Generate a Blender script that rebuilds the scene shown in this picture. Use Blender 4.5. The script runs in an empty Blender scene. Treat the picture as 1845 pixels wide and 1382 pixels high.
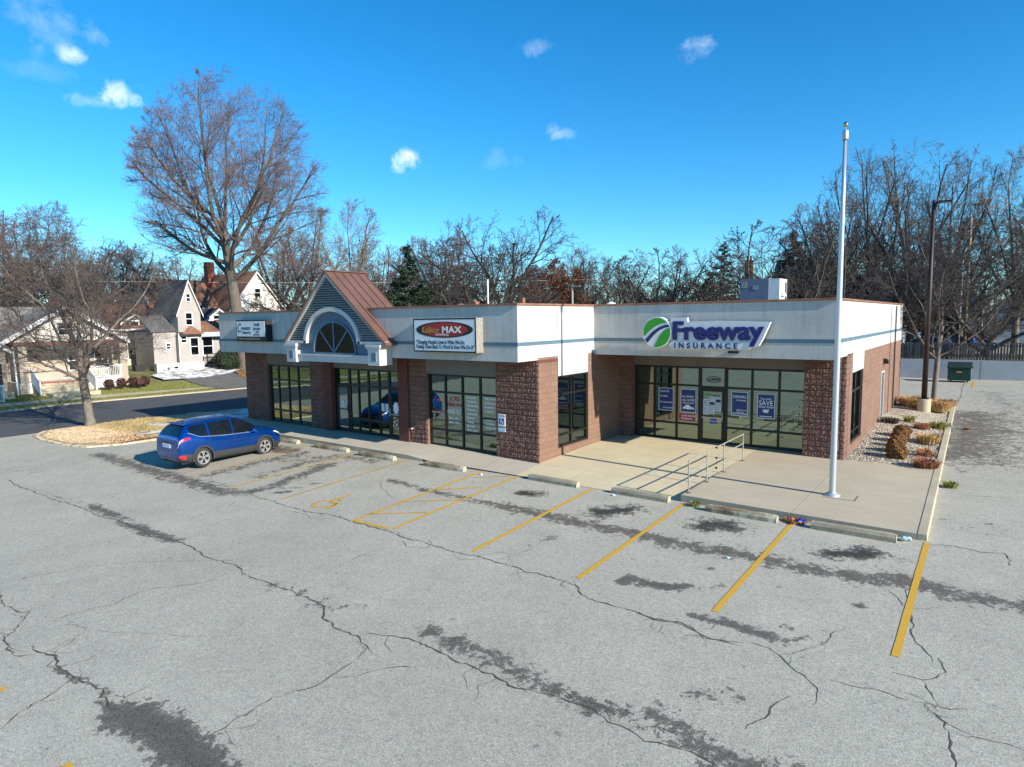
import bpy, bmesh, math, random
import numpy as np
from mathutils import Vector, Matrix
random.seed(7); RNG=np.random.default_rng(7)
R=math.radians
scene=bpy.context.scene; COL=scene.collection
# ------------------------------------------------------------------ materials
def _n(nt,t,**k):
    n=nt.nodes.new(t)
    for a,b in k.items():
        if a.startswith('i_'):
            key=a[2:].replace('_',' ')
            n.inputs[key].default_value=b
        else: setattr(n,a,b)
    return n
def newmat(name):
    m=bpy.data.materials.new(name); m.use_nodes=True; nt=m.node_tree; nt.nodes.clear()
    out=nt.nodes.new('ShaderNodeOutputMaterial'); b=nt.nodes.new('ShaderNodeBsdfPrincipled')
    nt.links.new(b.outputs[0],out.inputs[0]); return m,nt,b
def c4(c): return (c[0],c[1],c[2],1)
def ramp(nt,src,stops,interp='LINEAR'):
    r=nt.nodes.new('ShaderNodeValToRGB'); r.color_ramp.interpolation=interp
    e=r.color_ramp.elements
    while len(e)<len(stops): e.new(.5)
    for i,(p,c) in enumerate(stops): e[i].position=p; e[i].color=c4(c) if hasattr(c,'__len__') else (c,c,c,1)
    nt.links.new(src,r.inputs[0]); return r.outputs[0]
def coords(nt,kind='UV',scale=(1,1,1),rot=(0,0,0)):
    tc=nt.nodes.new('ShaderNodeTexCoord'); mp=nt.nodes.new('ShaderNodeMapping')
    mp.inputs['Scale'].default_value=scale; mp.inputs['Rotation'].default_value=rot
    nt.links.new(tc.outputs[kind],mp.inputs[0]); return mp.outputs[0]
def noise(nt,vec,scale,detail=4,rough=.55,dist=0):
    n=_n(nt,'ShaderNodeTexNoise'); n.inputs['Scale'].default_value=scale; n.inputs['Detail'].default_value=detail
    n.inputs['Roughness'].default_value=rough; n.inputs['Distortion'].default_value=dist
    nt.links.new(vec,n.inputs['Vector']); return n.outputs['Fac']
def mixc(nt,fac,a,b,mode='MIX'):
    m=nt.nodes.new('ShaderNodeMix'); m.data_type='RGBA'; m.blend_type=mode
    for k,v in ((0,fac),(6,a),(7,b)):
        if isinstance(v,(int,float)): m.inputs[k].default_value=v
        elif isinstance(v,tuple): m.inputs[k].default_value=c4(v)
        else: nt.links.new(v,m.inputs[k])
    return m.outputs[2]
def math_(nt,op,a,b=None,clamp=False):
    m=nt.nodes.new('ShaderNodeMath'); m.operation=op; m.use_clamp=clamp
    for k,v in ((0,a),(1,b)):
        if v is None: continue
        if isinstance(v,(int,float)): m.inputs[k].default_value=v
        else: nt.links.new(v,m.inputs[k])
    return m.outputs[0]
def bump(nt,b,h,strength=.3,dist=.02):
    n=nt.nodes.new('ShaderNodeBump'); n.inputs['Strength'].default_value=strength; n.inputs['Distance'].default_value=dist
    nt.links.new(h,n.inputs['Height']); nt.links.new(n.outputs[0],b.inputs['Normal'])
def mk(name,c1,c2=None,scale=3,rough=.8,metal=0,bs=0,bscale=60,kind='UV',fine=None,coat=0,spec=.5,emit=None,stretch=(1,1,1),bd=.01):
    m,nt,b=newmat(name); b.inputs['Roughness'].default_value=rough; b.inputs['Metallic'].default_value=metal
    b.inputs['Specular IOR Level'].default_value=spec; b.inputs['Coat Weight'].default_value=coat
    v=coords(nt,kind,stretch)
    if c2 is None: c2=tuple(x*.82 for x in c1)
    f=noise(nt,v,scale,6,.62); col=ramp(nt,f,[(.3,c2),(.7,c1)])
    if fine:
        g=noise(nt,v,fine[0],3,.6); col=mixc(nt,1.0,col,ramp(nt,g,[(.25,1-fine[1]),(.75,1+fine[1])]),'MULTIPLY')
    nt.links.new(col,b.inputs['Base Color'])
    if bs: bump(nt,b,noise(nt,v,bscale,4,.6),bs,bd)
    return m
M={}
M['stucco']=mk('stucco',(.54,.54,.52),(.465,.465,.445),.7,.9,bs=.35,bscale=160,fine=(9,.05),stretch=(1,.35,1))
def _streak(m):
    nt=m.node_tree; b=[n for n in nt.nodes if n.type=='BSDF_PRINCIPLED'][0]; src=b.inputs['Base Color'].links[0].from_socket
    f=noise(nt,coords(nt,'UV',(2.6,.16,1)),1.6,6,.7); g=noise(nt,coords(nt,'UV',(.5,1.2,1)),1.1,5,.7)
    c=mixc(nt,1.,src,ramp(nt,f,[(.3,(.84,.82,.79)),(.52,(1.,1.,1.))]),'MULTIPLY'); c=mixc(nt,1.,c,ramp(nt,g,[(.3,(.90,.90,.88)),(.6,(1.,1.,1.))]),'MULTIPLY'); nt.links.new(c,b.inputs['Base Color'])
_streak(M['stucco'])
M['soffit_panel']=mk('dark_stucco',(.20,.175,.155),(.15,.13,.118),1.2,.85,bs=.2,bscale=90)
M['blue_trim']=mk('blue_trim',(.10,.17,.22),(.08,.14,.185),3,.6)
M['gable_blue']=mk('gable_blue',(.11,.185,.26),(.08,.14,.20),2,.7,bs=.1,bscale=80)
M['white_trim']=mk('white_trim',(.58,.57,.545),(.50,.49,.47),4,.6)
M['copper']=mk('copper_coping',(.36,.16,.085),(.25,.105,.06),1.5,.5,metal=.15,fine=(7,.15))
M['copper_roof']=mk('copper_roof',(.215,.115,.085),(.16,.085,.065),1.1,.45,metal=.25,fine=(4,.14),stretch=(1,.3,1))
M['louver']=mk('louver',(.40,.38,.345),(.33,.31,.285),4,.7); M['louver_gap_shade']=mk('louver_gap_shade',(.02,.03,.035),None,4,.8)  # near-black colour paints the shade between the louvre slats
M['alu']=mk('dark_bronze',(.012,.011,.010),(.02,.018,.016),4,.45,metal=.3)
M['black']=mk('black',(.012,.012,.013),None,4,.6)
M['steel']=mk('steel',(.55,.55,.54),(.40,.40,.39),6,.42,metal=.75,bs=.05)
M['galv']=mk('galvanised',(.44,.43,.39),(.27,.23,.18),9,.55,metal=.35)
M['pole']=mk('pole_aluminium',(.62,.63,.65),(.54,.55,.57),5,.38,metal=.55,stretch=(1,.1,1))
M['gold']=mk('gold',(.75,.55,.22),None,4,.2,metal=1)
M['lamp_bronze']=mk('lamp_bronze',(.025,.015,.012),(.05,.026,.018),5,.55,metal=.2)
M['white']=mk('white_paint',(.78,.78,.76),(.68,.68,.66),3,.55)
M['whiteface']=mk('white_sign_face',(.74,.77,.78),(.70,.73,.75),2,.4)
M['rubber']=mk('rubber',(.018,.018,.018),(.03,.03,.028),20,.8)
M['rim']=mk('rim',(.66,.66,.65),None,8,.28,metal=.8)
M['cladding']=mk('cladding',(.03,.032,.036),None,8,.6)
M['carpaint']=mk('car_paint_blue',(.0,.075,.37),(.0,.062,.32),.5,.25,metal=.75,coat=.7)
M['carpaint2']=mk('car_paint_grey',(.10,.11,.12),None,.5,.3,metal=.4,coat=1)
M['redlens']=mk('red_lens',(.55,.015,.03),(.4,.01,.02),6,.15,coat=1)
M['clearlens']=mk('clear_lens',(.75,.70,.62),None,6,.1,coat=1)
M['autoglass']=mk('auto_glass',(.006,.009,.011),None,2,.05,spec=.6)
M['green_sign']=mk('sign_green',(.03,.36,.02),None,2,.4)
M['navy']=mk('sign_navy',(.012,.012,.15),None,2,.4)
M['poster']=mk('poster_blue',(.008,.035,.19),None,2,.35)
M['poster_red']=mk('poster_red',(.42,.012,.06),None,2,.35)
M['paper']=mk('paper',(.60,.66,.74),(.52,.60,.70),3,.6)
M['ink']=mk('ink_blue',(.01,.03,.09),None,3,.6)
M['lettering']=mk('window_lettering',(.82,.88,.90),None,3,.5)
M['sign_red']=mk('sign_red',(.42,.008,.006),(.33,.006,.004),3,.4)
M['sign_gold']=mk('sign_gold',(.42,.24,.03),None,3,.4)
M['dumpgreen']=mk('dumpster_green',(.006,.055,.028),(.004,.04,.02),3,.5,fine=(12,.2))
M['dumplid']=mk('dumpster_lid',(.012,.03,.025),None,3,.6)
M['yellow']=mk('yellow_paint',(.72,.42,.03),(.60,.33,.02),6,.6)
M['bark']=mk('bark_grey',(.24,.205,.165),(.12,.10,.08),9,.95,bs=.8,bscale=25,kind='Object',bd=.03,stretch=(1,1,.25))
M['bark_big']=mk('bark_big',(.17,.14,.11),(.085,.07,.055),9,.95,bs=.8,bscale=25,kind='Object',bd=.03,stretch=(1,1,.25))
M['bark_dark']=mk('bark_dark',(.115,.098,.085),(.05,.042,.038),9,.95,bs=.7,bscale=25,kind='Object',bd=.03,stretch=(1,1,.25))
M['twig']=mk('twig_brown',(.155,.118,.10),(.09,.07,.062),2,.9,kind='Object')
M['twig_red']=mk('twig_reddish',(.20,.145,.125),(.14,.095,.09),1.2,.9,kind='Object')
M['twig_tan']=mk('twig_tan',(.24,.195,.15),(.15,.12,.095),2,.9,kind='Object')
M['twig_dark']=mk('twig_dark',(.085,.068,.06),(.05,.042,.038),2,.9,kind='Object')
M['needle']=mk('needles_dark_green',(.022,.045,.014),(.010,.02,.009),1.6,.8,kind='Object')
M['needle_blue']=mk('needles_blue_green',(.022,.045,.035),(.012,.025,.022),1.6,.8,kind='Object')
M['leaf_rust']=mk('leaves_rust',(.22,.075,.035),(.12,.045,.025),2,.8,kind='Object')
M['shrub_brown']=mk('shrub_brown',(.30,.12,.035),(.13,.075,.02),7,.9,kind='Object')
M['shrub_dark']=mk('shrub_maroon',(.075,.025,.02),(.035,.015,.012),6,.9,kind='Object')
M['shrub_green']=mk('shrub_green',(.022,.04,.014),(.01,.018,.008),4,.85,kind='Object')
M['straw']=mk('straw_grass',(.58,.38,.15),(.38,.22,.08),5,.9,kind='Object')
M['verge_blade']=mk('verge_blades',(.50,.38,.17),(.30,.22,.09),.8,.9,kind='Object')
M['leaf_pale']=mk('pale_leaves',(.74,.58,.36),(.50,.34,.17),7,.9,kind='Object')
M['straw_red']=mk('rusty_grass',(.36,.14,.06),(.24,.085,.04),5,.9,kind='Object')
M['straw_green']=mk('green_tuft',(.26,.27,.05),(.16,.16,.03),5,.9,kind='Object')
M['fence']=mk('weathered_boards',(.115,.108,.10),(.05,.048,.046),3,.9,fine=(30,.25),stretch=(4,.3,1))
M['retain']=mk('retaining_concrete',(.52,.53,.53),(.42,.43,.43),.8,.85,fine=(14,.08),bs=.1)
M['litter_blue']=mk('litter_blue',(.02,.05,.30),None,9,.4)
M['litter_cyan']=mk('litter_cyan',(.25,.62,.75),(.6,.7,.75),9,.4)
M['brick_red']=mk('chimney_brick',(.42,.12,.06),(.24,.07,.04),5,.9,bs=.3)
M['wood_pole']=mk('wood_pole',(.36,.25,.14),(.20,.13,.08),5,.9,stretch=(1,.2,1))
M['slate']=mk('handicap_blue',(.01,.05,.35),None,3,.4)
def shingle(name,c1,c2):
    m,nt,b=newmat(name); b.inputs['Roughness'].default_value=.92
    v=coords(nt,'UV'); t=_n(nt,'ShaderNodeTexBrick'); nt.links.new(v,t.inputs['Vector'])
    t.inputs['Scale'].default_value=1; t.inputs['Brick Width'].default_value=.45; t.inputs['Row Height'].default_value=.17; t.inputs['Mortar Size'].default_value=.012
    t.inputs['Color1'].default_value=c4(c1); t.inputs['Color2'].default_value=c4(c2); t.inputs['Mortar'].default_value=c4(tuple(x*.5 for x in c2))
    g=noise(nt,v,.6,5); col=mixc(nt,1.,t.outputs[0],ramp(nt,g,[(.3,.7),(.7,1.2)]),'MULTIPLY')
    nt.links.new(col,b.inputs['Base Color']); return m
M['shingle_grey']=shingle('shingle_grey',(.27,.25,.23),(.20,.185,.17))
M['shingle_brown']=shingle('shingle_brown',(.30,.15,.08),(.20,.10,.06))
M['shingle_red']=shingle('shingle_redbrown',(.20,.085,.065),(.13,.06,.045))
M['shingle_dark']=shingle('shingle_dark',(.12,.115,.115),(.08,.078,.078))
def siding(name,c1,pitch=.14,vert=False):
    m,nt,b=newmat(name); b.inputs['Roughness'].default_value=.7
    v=coords(nt,'UV'); w=_n(nt,'ShaderNodeTexWave'); w.wave_type='BANDS'; w.bands_direction='X' if vert else 'Y'; w.wave_profile='SAW'
    w.inputs['Scale'].default_value=.314/pitch; w.inputs['Distortion'].default_value=0; nt.links.new(v,w.inputs['Vector'])
    g=noise(nt,v,1.2,5); col=mixc(nt,1.,ramp(nt,w.outputs['Fac'],[(0,tuple(x*.55 for x in c1)),(.14,tuple(x*.93 for x in c1)),(1,c1)]),ramp(nt,g,[(.3,.88),(.7,1.05)]),'MULTIPLY')
    nt.links.new(col,b.inputs['Base Color']); bump(nt,b,w.outputs['Fac'],.5,.02); return m
M['sid_tan']=siding('siding_tan',(.43,.36,.28)); M['sid_cream']=siding('siding_cream',(.60,.54,.40)); M['sid_white']=siding('siding_white',(.66,.68,.70),.2)
M['sid_grey']=siding('siding_grey',(.40,.365,.33)); M['sid_blue']=siding('siding_pale_blue',(.42,.50,.60),.2); M['sid_ivory']=siding('siding_ivory',(.84,.79,.70),.16)
def cmu(name,c1,c2,mort,w=.40,h=.20,bstr=1.0,nsc=22,bdist=.05):
    m,nt,b=newmat(name); b.inputs['Roughness'].default_value=.93
    v=coords(nt,'UV'); t=_n(nt,'ShaderNodeTexBrick'); nt.links.new(v,t.inputs['Vector'])
    t.inputs['Scale'].default_value=1; t.inputs['Brick Width'].default_value=w; t.inputs['Row Height'].default_value=h
    t.inputs['Mortar Size'].default_value=.008; t.inputs['Mortar Smooth'].default_value=.3
    t.inputs['Color1'].default_value=c4(c1); t.inputs['Color2'].default_value=c4(c2); t.inputs['Mortar'].default_value=c4(mort)
    g=noise(nt,v,nsc,6,.7); g2=noise(nt,v,1.0,4)
    col=mixc(nt,1.,t.outputs[0],ramp(nt,g,[(.25,.62),(.75,1.3)]),'MULTIPLY')
    col=mixc(nt,1.,col,ramp(nt,g2,[(.3,.9),(.7,1.08)]),'MULTIPLY')
    nt.links.new(col,b.inputs['Base Color'])
    hh=math_(nt,'SUBTRACT',g,math_(nt,'MULTIPLY',t.outputs['Fac'],.8)); bump(nt,b,hh,bstr,bdist); return m
M['cmu']=cmu('split_face_block',(.225,.118,.088),(.175,.088,.068),(.085,.045,.038),bstr=.8,nsc=30,bdist=.02)
M['cmu_smooth']=cmu('smooth_block',(.235,.138,.092),(.20,.115,.078),(.14,.082,.06),bstr=.35,nsc=30,bdist=.015)
M['brick_dark']=cmu('dark_red_brick',(.17,.055,.04),(.13,.042,.03),(.09,.04,.03),.2,.07,.4,40,.01)
def glassmat(name,tint,dark,fac=.86,rough=.015):
    m,nt,b=newmat(name); out=nt.nodes['Material Output'] if 'Material Output' in nt.nodes else [n for n in nt.nodes if n.type=='OUTPUT_MATERIAL'][0]
    nt.nodes.remove(b)
    gl=_n(nt,'ShaderNodeBsdfGlossy'); gl.inputs['Color'].default_value=c4(tint); gl.inputs['Roughness'].default_value=rough
    df=_n(nt,'ShaderNodeBsdfDiffuse'); df.inputs['Color'].default_value=c4(dark)
    mx=_n(nt,'ShaderNodeMixShader'); mx.inputs[0].default_value=fac
    nt.links.new(df.outputs[0],mx.inputs[1]); nt.links.new(gl.outputs[0],mx.inputs[2]); nt.links.new(mx.outputs[0],out.inputs[0])
    v=coords(nt,'Object'); bn=nt.nodes.new('ShaderNodeBump'); bn.inputs['Strength'].default_value=.06; bn.inputs['Distance'].default_value=.02
    nt.links.new(noise(nt,v,1.3,2),bn.inputs['Height']); nt.links.new(bn.outputs[0],gl.inputs['Normal']); return m
M['glass']=glassmat('tinted_glass',(.27,.345,.30),(.008,.012,.011))
M['glass_arch']=glassmat('arch_glass',(.07,.08,.10),(.012,.012,.014),.8)
M['glass_dark']=glassmat('dark_glass',(.20,.26,.28),(.008,.011,.013),.8)
M['houseglass']=glassmat('house_glass',(.16,.20,.24),(.01,.012,.015),.7,.03)
M['doorglass']=glassmat('milky_glass',(.36,.45,.46),(.10,.13,.14),.65)
# concrete for walks, with scored joints along UV
def concrete(name,c1,c2,jx=1.5,jy=1.5,joints=True):
    m,nt,b=newmat(name); b.inputs['Roughness'].default_value=.9
    v=coords(nt,'UV'); g=noise(nt,v,.8,6,.65); f=noise(nt,v,55,3,.7)
    col=ramp(nt,g,[(.3,c2),(.7,c1)]); col=mixc(nt,1.,col,ramp(nt,f,[(.25,.88),(.75,1.10)]),'MULTIPLY')
    if joints:
        t=_n(nt,'ShaderNodeTexBrick'); nt.links.new(v,t.inputs['Vector']); t.offset=0
        t.inputs['Scale'].default_value=1; t.inputs['Brick Width'].default_value=jx; t.inputs['Row Height'].default_value=jy; t.inputs['Mortar Size'].default_value=.008
        col=mixc(nt,math_(nt,'MULTIPLY',t.outputs['Fac'],.55),col,(.12,.10,.08))
        bump(nt,b,math_(nt,'SUBTRACT',f,t.outputs['Fac']),.25,.01)
    else: bump(nt,b,f,.2,.01)
    nt.links.new(col,b.inputs['Base Color']); return m
M['conc']=concrete('platform_concrete',(.49,.42,.295),(.42,.355,.245),2.95,1.55)
M['conc_ramp']=concrete('ramp_concrete',(.62,.53,.34),(.53,.45,.285),1.95,1.5)
M['conc_walk']=concrete('walk_concrete',(.49,.44,.345),(.42,.375,.295),1.6,3)
M['kerb']=concrete('kerb_concrete',(.50,.44,.31),(.36,.31,.21),joints=False)
def stopmat():
    m,nt,b=newmat('wheel_stop_concrete'); b.inputs['Roughness'].default_value=.92
    v=coords(nt,'Object'); g=noise(nt,v,1.7,5,.7); f=noise(nt,v,9,4,.7)
    col=ramp(nt,g,[(.36,(.12,.08,.045)),(.5,(.33,.25,.15)),(.64,(.55,.49,.37))])
    col=mixc(nt,1.,col,ramp(nt,f,[(.25,.75),(.75,1.2)]),'MULTIPLY'); nt.links.new(col,b.inputs['Base Color']); bump(nt,b,f,.5,.01); return m
M['stop']=stopmat()
M['stop_new']=mk('wheel_stop_worn',(.42,.36,.25),(.26,.215,.145),3,.9,bs=.3,bscale=30,kind='Object',fine=(20,.15))
def groundmat(name,stops,scale,fs=70,fstr=.35,bstr=.4):
    m,nt,b=newmat(name); b.inputs['Roughness'].default_value=.97; v=coords(nt,'Object')
    g=noise(nt,v,scale,8,.66,.3); f=noise(nt,v,fs,4,.7)
    col=ramp(nt,g,stops); col=mixc(nt,1.,col,ramp(nt,f,[(.25,1-fstr),(.75,1+fstr)]),'MULTIPLY')
    nt.links.new(col,b.inputs['Base Color']); bump(nt,b,f,bstr,.04); return m
M['grass']=groundmat('winter_grass',[(.3,(.055,.07,.018)),(.5,(.13,.125,.035)),(.62,(.26,.20,.085)),(.75,(.17,.11,.05))],.9,40)
M['lawn']=groundmat('green_lawn',[(.3,(.10,.13,.025)),(.5,(.17,.175,.04)),(.62,(.26,.20,.08)),(.78,(.14,.09,.04))],1.3,40)
M['straw_ground']=groundmat('mulch_straw',[(.3,(.28,.15,.07)),(.42,(.44,.34,.17)),(.55,(.50,.40,.23)),(.64,(.32,.24,.11)),(.8,(.22,.17,.07))],1.9,45)
M['mulch']=groundmat('pale_mulch',[(.34,(.30,.14,.06)),(.42,(.52,.36,.20)),(.5,(.72,.58,.38)),(.62,(.80,.68,.48)),(.75,(.50,.36,.20))],3.2,55,.5)
M['dirt']=groundmat('dirt',[(.3,(.08,.06,.04)),(.6,(.16,.12,.075))],1.3,40)
M['leaf_litter']=groundmat('leaf_litter',[(.3,(.14,.07,.03)),(.5,(.30,.15,.06)),(.7,(.40,.26,.13))],3,60)
M['asphalt_dark']=groundmat('street_asphalt',[(.3,(.052,.054,.058)),(.7,(.075,.077,.082))],.5,80,.25,.3)
M['drive']=groundmat('driveway_asphalt',[(.3,(.10,.095,.09)),(.7,(.15,.14,.135))],.7,70,.25,.3)
def snowmat():
    m,nt,b=newmat('thin_snow'); b.inputs['Roughness'].default_value=.8; v=coords(nt,'Object')
    g=noise(nt,v,1.6,8,.7); col=ramp(nt,g,[(.40,(.22,.17,.10)),(.47,(.45,.43,.40)),(.54,(.80,.82,.86))]); nt.links.new(col,b.inputs['Base Color']); return m
M['snow']=snowmat()
def gravelmat():
    m,nt,b=newmat('river_gravel'); b.inputs['Roughness'].default_value=.85; v=coords(nt,'Object')
    vo=_n(nt,'ShaderNodeTexVoronoi'); vo.inputs['Scale'].default_value=17; nt.links.new(v,vo.inputs['Vector'])
    s=nt.nodes.new('ShaderNodeSeparateColor'); nt.links.new(vo.outputs['Color'],s.inputs[0])
    col=ramp(nt,s.outputs[0],[(0,(.26,.21,.16)),(.25,(.52,.44,.32)),(.55,(.68,.60,.46)),(.8,(.78,.71,.58)),(1,(.50,.33,.22))])
    d=ramp(nt,vo.outputs['Distance'],[(.35,1.0),(.7,.35)]); g=noise(nt,v,.9,4)
    col=mixc(nt,1.,col,d,'MULTIPLY'); col=mixc(nt,1.,col,ramp(nt,g,[(.3,.8),(.7,1.12)]),'MULTIPLY')
    nt.links.new(col,b.inputs['Base Color']); bump(nt,b,math_(nt,'SUBTRACT',1.,vo.outputs['Distance']),.9,.03); return m
M['gravel']=gravelmat()
def lotmat():
    m,nt,b=newmat('weathered_asphalt'); v=coords(nt,'Object')
    at=_n(nt,'ShaderNodeAttribute'); at.attribute_name='stain'; ao=_n(nt,'ShaderNodeAttribute'); ao.attribute_name='region'
    big=noise(nt,v,.13,5,.6); mid=noise(nt,v,1.1,6,.6); 
    vo=_n(nt,'ShaderNodeTexVoronoi'); vo.inputs['Scale'].default_value=68; nt.links.new(v,vo.inputs['Vector'])
    sc=nt.nodes.new('ShaderNodeSeparateColor'); nt.links.new(vo.outputs['Color'],sc.inputs[0])
    vo2=_n(nt,'ShaderNodeTexVoronoi'); vo2.inputs['Scale'].default_value=17; nt.links.new(v,vo2.inputs['Vector'])
    sc2=nt.nodes.new('ShaderNodeSeparateColor'); nt.links.new(vo2.outputs['Color'],sc2.inputs[0])
    base=ramp(nt,big,[(.3,(.362,.338,.270)),(.5,(.405,.380,.305)),(.72,(.435,.406,.325))])
    base=mixc(nt,1.,base,ramp(nt,mid,[(.28,.91),(.72,1.07)]),'MULTIPLY')
    base=mixc(nt,1.,base,ramp(nt,sc.outputs[0],[(0,.58),(.3,.93),(.8,1.05),(1,1.34)]),'MULTIPLY')
    base=mixc(nt,1.,base,ramp(nt,sc2.outputs[0],[(0,.93),(.5,1.0),(1,1.06)]),'MULTIPLY')
    # small dark spots everywhere
    sp=noise(nt,v,4.2,3,.5); spm=ramp(nt,sp,[(.70,0.),(.745,.5)])
    base=mixc(nt,spm,base,(.09,.085,.075))
    n1=noise(nt,v,3.2,9,.78,.4)
    n2=noise(nt,coords(nt,'Object',(1,.8,1),(0,0,.35)),11,6,.72)
    f=math_(nt,'ADD',at.outputs['Fac'],math_(nt,'MULTIPLY',math_(nt,'SUBTRACT',n1,.5),2.3))
    f=math_(nt,'ADD',f,math_(nt,'MULTIPLY',math_(nt,'SUBTRACT',n2,.5),1.3))
    msk=ramp(nt,f,[(.50,0.),(.57,.80),(1,.95)])
    col=mixc(nt,msk,base,mixc(nt,1.,(.082,.070,.054),ramp(nt,sc.outputs[0],[(0,.45),(1,1.7)]),'MULTIPLY'))
    # oil, darker heart
    f2=math_(nt,'ADD',ao.outputs['Fac'],math_(nt,'MULTIPLY',math_(nt,'SUBTRACT',n1,.5),3.0))
    col=mixc(nt,ramp(nt,f2,[(.45,0.),(.75,.8)]),col,(.022,.02,.018))
    nt.links.new(col,b.inputs['Base Color'])
    nt.links.new(ramp(nt,msk,[(0,.93),(1,.72)]),b.inputs['Roughness'])
    h=math_(nt,'ADD',sc.outputs[0],noise(nt,v,30,3)); bump(nt,b,h,.35,.008); return m
M['lot']=lotmat()
def linemat():
    m,nt,b=newmat('worn_yellow_line'); b.inputs['Roughness'].default_value=.8; v=coords(nt,'Object')
    n1=noise(nt,v,9,6,.75); n2=noise(nt,v,45,3,.7)
    at=_n(nt,'ShaderNodeAttribute'); at.attribute_name='wear'
    col=ramp(nt,n2,[(.25,(.46,.25,.02)),(.75,(.70,.41,.035))])
    f=math_(nt,'ADD',n1,at.outputs['Fac']); out=[n for n in nt.nodes if n.type=='OUTPUT_MATERIAL'][0]
    tr=_n(nt,'ShaderNodeBsdfTransparent'); mx=_n(nt,'ShaderNodeMixShader')
    nt.links.new(ramp(nt,f,[(.62,1.),(.74,0.)]),mx.inputs[0]); nt.links.new(tr.outputs[0],mx.inputs[1]); nt.links.new(b.outputs[0],mx.inputs[2]); nt.links.new(mx.outputs[0],out.inputs[0])
    nt.links.new(col,b.inputs['Base Color']); return m
M['line']=linemat()
M['crack']=mk('crack_dark',(.12,.105,.085),(.05,.044,.036),14,.95,kind='Object')
# ------------------------------------------------------------------ mesh builder
class MB:
    def __init__(s): s.v=[]; s.f=[]
    def add(s,vs,fs):
        o=len(s.v); s.v+= [tuple(map(float,p)) for p in vs]; s.f+=[tuple(i+o for i in f) for f in fs]; return s
    def box(s,x0,x1,y0,y1,z0,z1):
        return s.add([(x0,y0,z0),(x1,y0,z0),(x1,y1,z0),(x0,y1,z0),(x0,y0,z1),(x1,y0,z1),(x1,y1,z1),(x0,y1,z1)],
            [(0,3,2,1),(4,5,6,7),(0,1,5,4),(1,2,6,5),(2,3,7,6),(3,0,4,7)])
    def poly(s,pts): return s.add(pts,[tuple(range(len(pts)))])
    def prism(s,pts,d):      # closed planar outline extruded by vector d
        n=len(pts); d=Vector(d); a=[Vector(p) for p in pts]; b=[p+d for p in a]
        return s.add([tuple(p) for p in a+b],[tuple(range(n))[::-1],tuple(range(n,2*n))]+[(i,(i+1)%n,n+(i+1)%n,n+i) for i in range(n)])
    def tube(s,p0,p1,r0,r1=None,n=8,cap=True):
        r1=r0 if r1 is None else r1; p0=Vector(p0); p1=Vector(p1); d=(p1-p0).normalized()
        a=d.orthogonal().normalized(); b=d.cross(a); vs=[]
        for p,r in ((p0,r0),(p1,r1)):
            for i in range(n):
                t=2*math.pi*i/n; vs.append(tuple(p+a*(r*math.cos(t))+b*(r*math.sin(t))))
        fs=[(i,(i+1)%n,n+(i+1)%n,n+i) for i in range(n)]
        if cap: fs+=[tuple(range(n))[::-1],tuple(range(n,2*n))]
        return s.add(vs,fs)
    def path(s,pts,r,n=8):
        for a,b in zip(pts,pts[1:]): s.tube(a,b,r,r,n)
        return s
    def lathe(s,prof,c=(0,0,0),n=20,axis='z'):
        vs=[];m=len(prof)
        for r,h in prof:
            for i in range(n):
                t=2*math.pi*i/n; x,y=r*math.cos(t),r*math.sin(t)
                p=(x,y,h) if axis=='z' else ((h,x,y) if axis=='x' else (x,h,y)); vs.append((p[0]+c[0],p[1]+c[1],p[2]+c[2]))
        fs=[(j*n+i,j*n+(i+1)%n,(j+1)*n+(i+1)%n,(j+1)*n+i) for j in range(m-1) for i in range(n)]
        return s.add(vs,fs)
    def sphere(s,c,r,n=14,sz=1): return s.lathe([(max(r*math.sin(math.pi*k/n),1e-4),-r*sz*math.cos(math.pi*k/n)) for k in range(n+1)],c,n+4)
    def build(s,name,mat,parent=None,smooth=False,local=False,bevel=0):
        me=bpy.data.meshes.new(name); me.from_pydata(s.v,[],s.f)
        return link(name,me,mat,parent,smooth,local,bevel)
def uvs(me):
    n=len(me.loops)
    if n==0: return
    co=np.empty(len(me.vertices)*3); me.vertices.foreach_get('co',co); co=co.reshape(-1,3)
    li=np.empty(n,int); me.loops.foreach_get('vertex_index',li)
    ls=np.empty(len(me.polygons),int); me.polygons.foreach_get('loop_total',ls)
    no=np.empty(len(me.polygons)*3); me.polygons.foreach_get('normal',no); no=np.abs(no.reshape(-1,3))
    ax=np.repeat(no.argmax(1),ls); p=co[li]
    uv=np.where((ax==2)[:,None],p[:,[0,1]],np.where((ax==1)[:,None],p[:,[0,2]],p[:,[1,2]]))
    l=me.uv_layers.new(name='UV'); l.data.foreach_set('uv',uv.ravel())
def link(name,me,mat,parent=None,smooth=False,local=False,bevel=0):
    uvs(me)
    if parent is not None and not local: me.transform(Matrix.Translation(-Vector(parent['_org'])))
    o=bpy.data.objects.new(name,me); COL.objects.link(o)
    if mat: me.materials.append(M[mat] if isinstance(mat,str) else mat)
    if smooth: me.shade_smooth()
    if parent is not None: o.parent=parent
    if bevel:
        b=o.modifiers.new('b','BEVEL'); b.width=bevel; b.segments=2; b.limit_method='ANGLE'
    o['_org']=tuple(parent['_org']) if parent is not None else (0,0,0)
    return o
def tag(o,label=None,cat=None,group=None,kind=None):
    for k,v in (('label',label),('category',cat),('group',group),('kind',kind)):
        if v: o[k]=v
    return o
def thing(name,label,cat,loc=(0,0,0),group=None,rz=0):
    o=bpy.data.objects.new(name,None); o.empty_display_size=.2; COL.objects.link(o); o.location=loc; o.rotation_euler[2]=rz; o['_org']=tuple(loc)
    return tag(o,label,cat,group)
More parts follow.
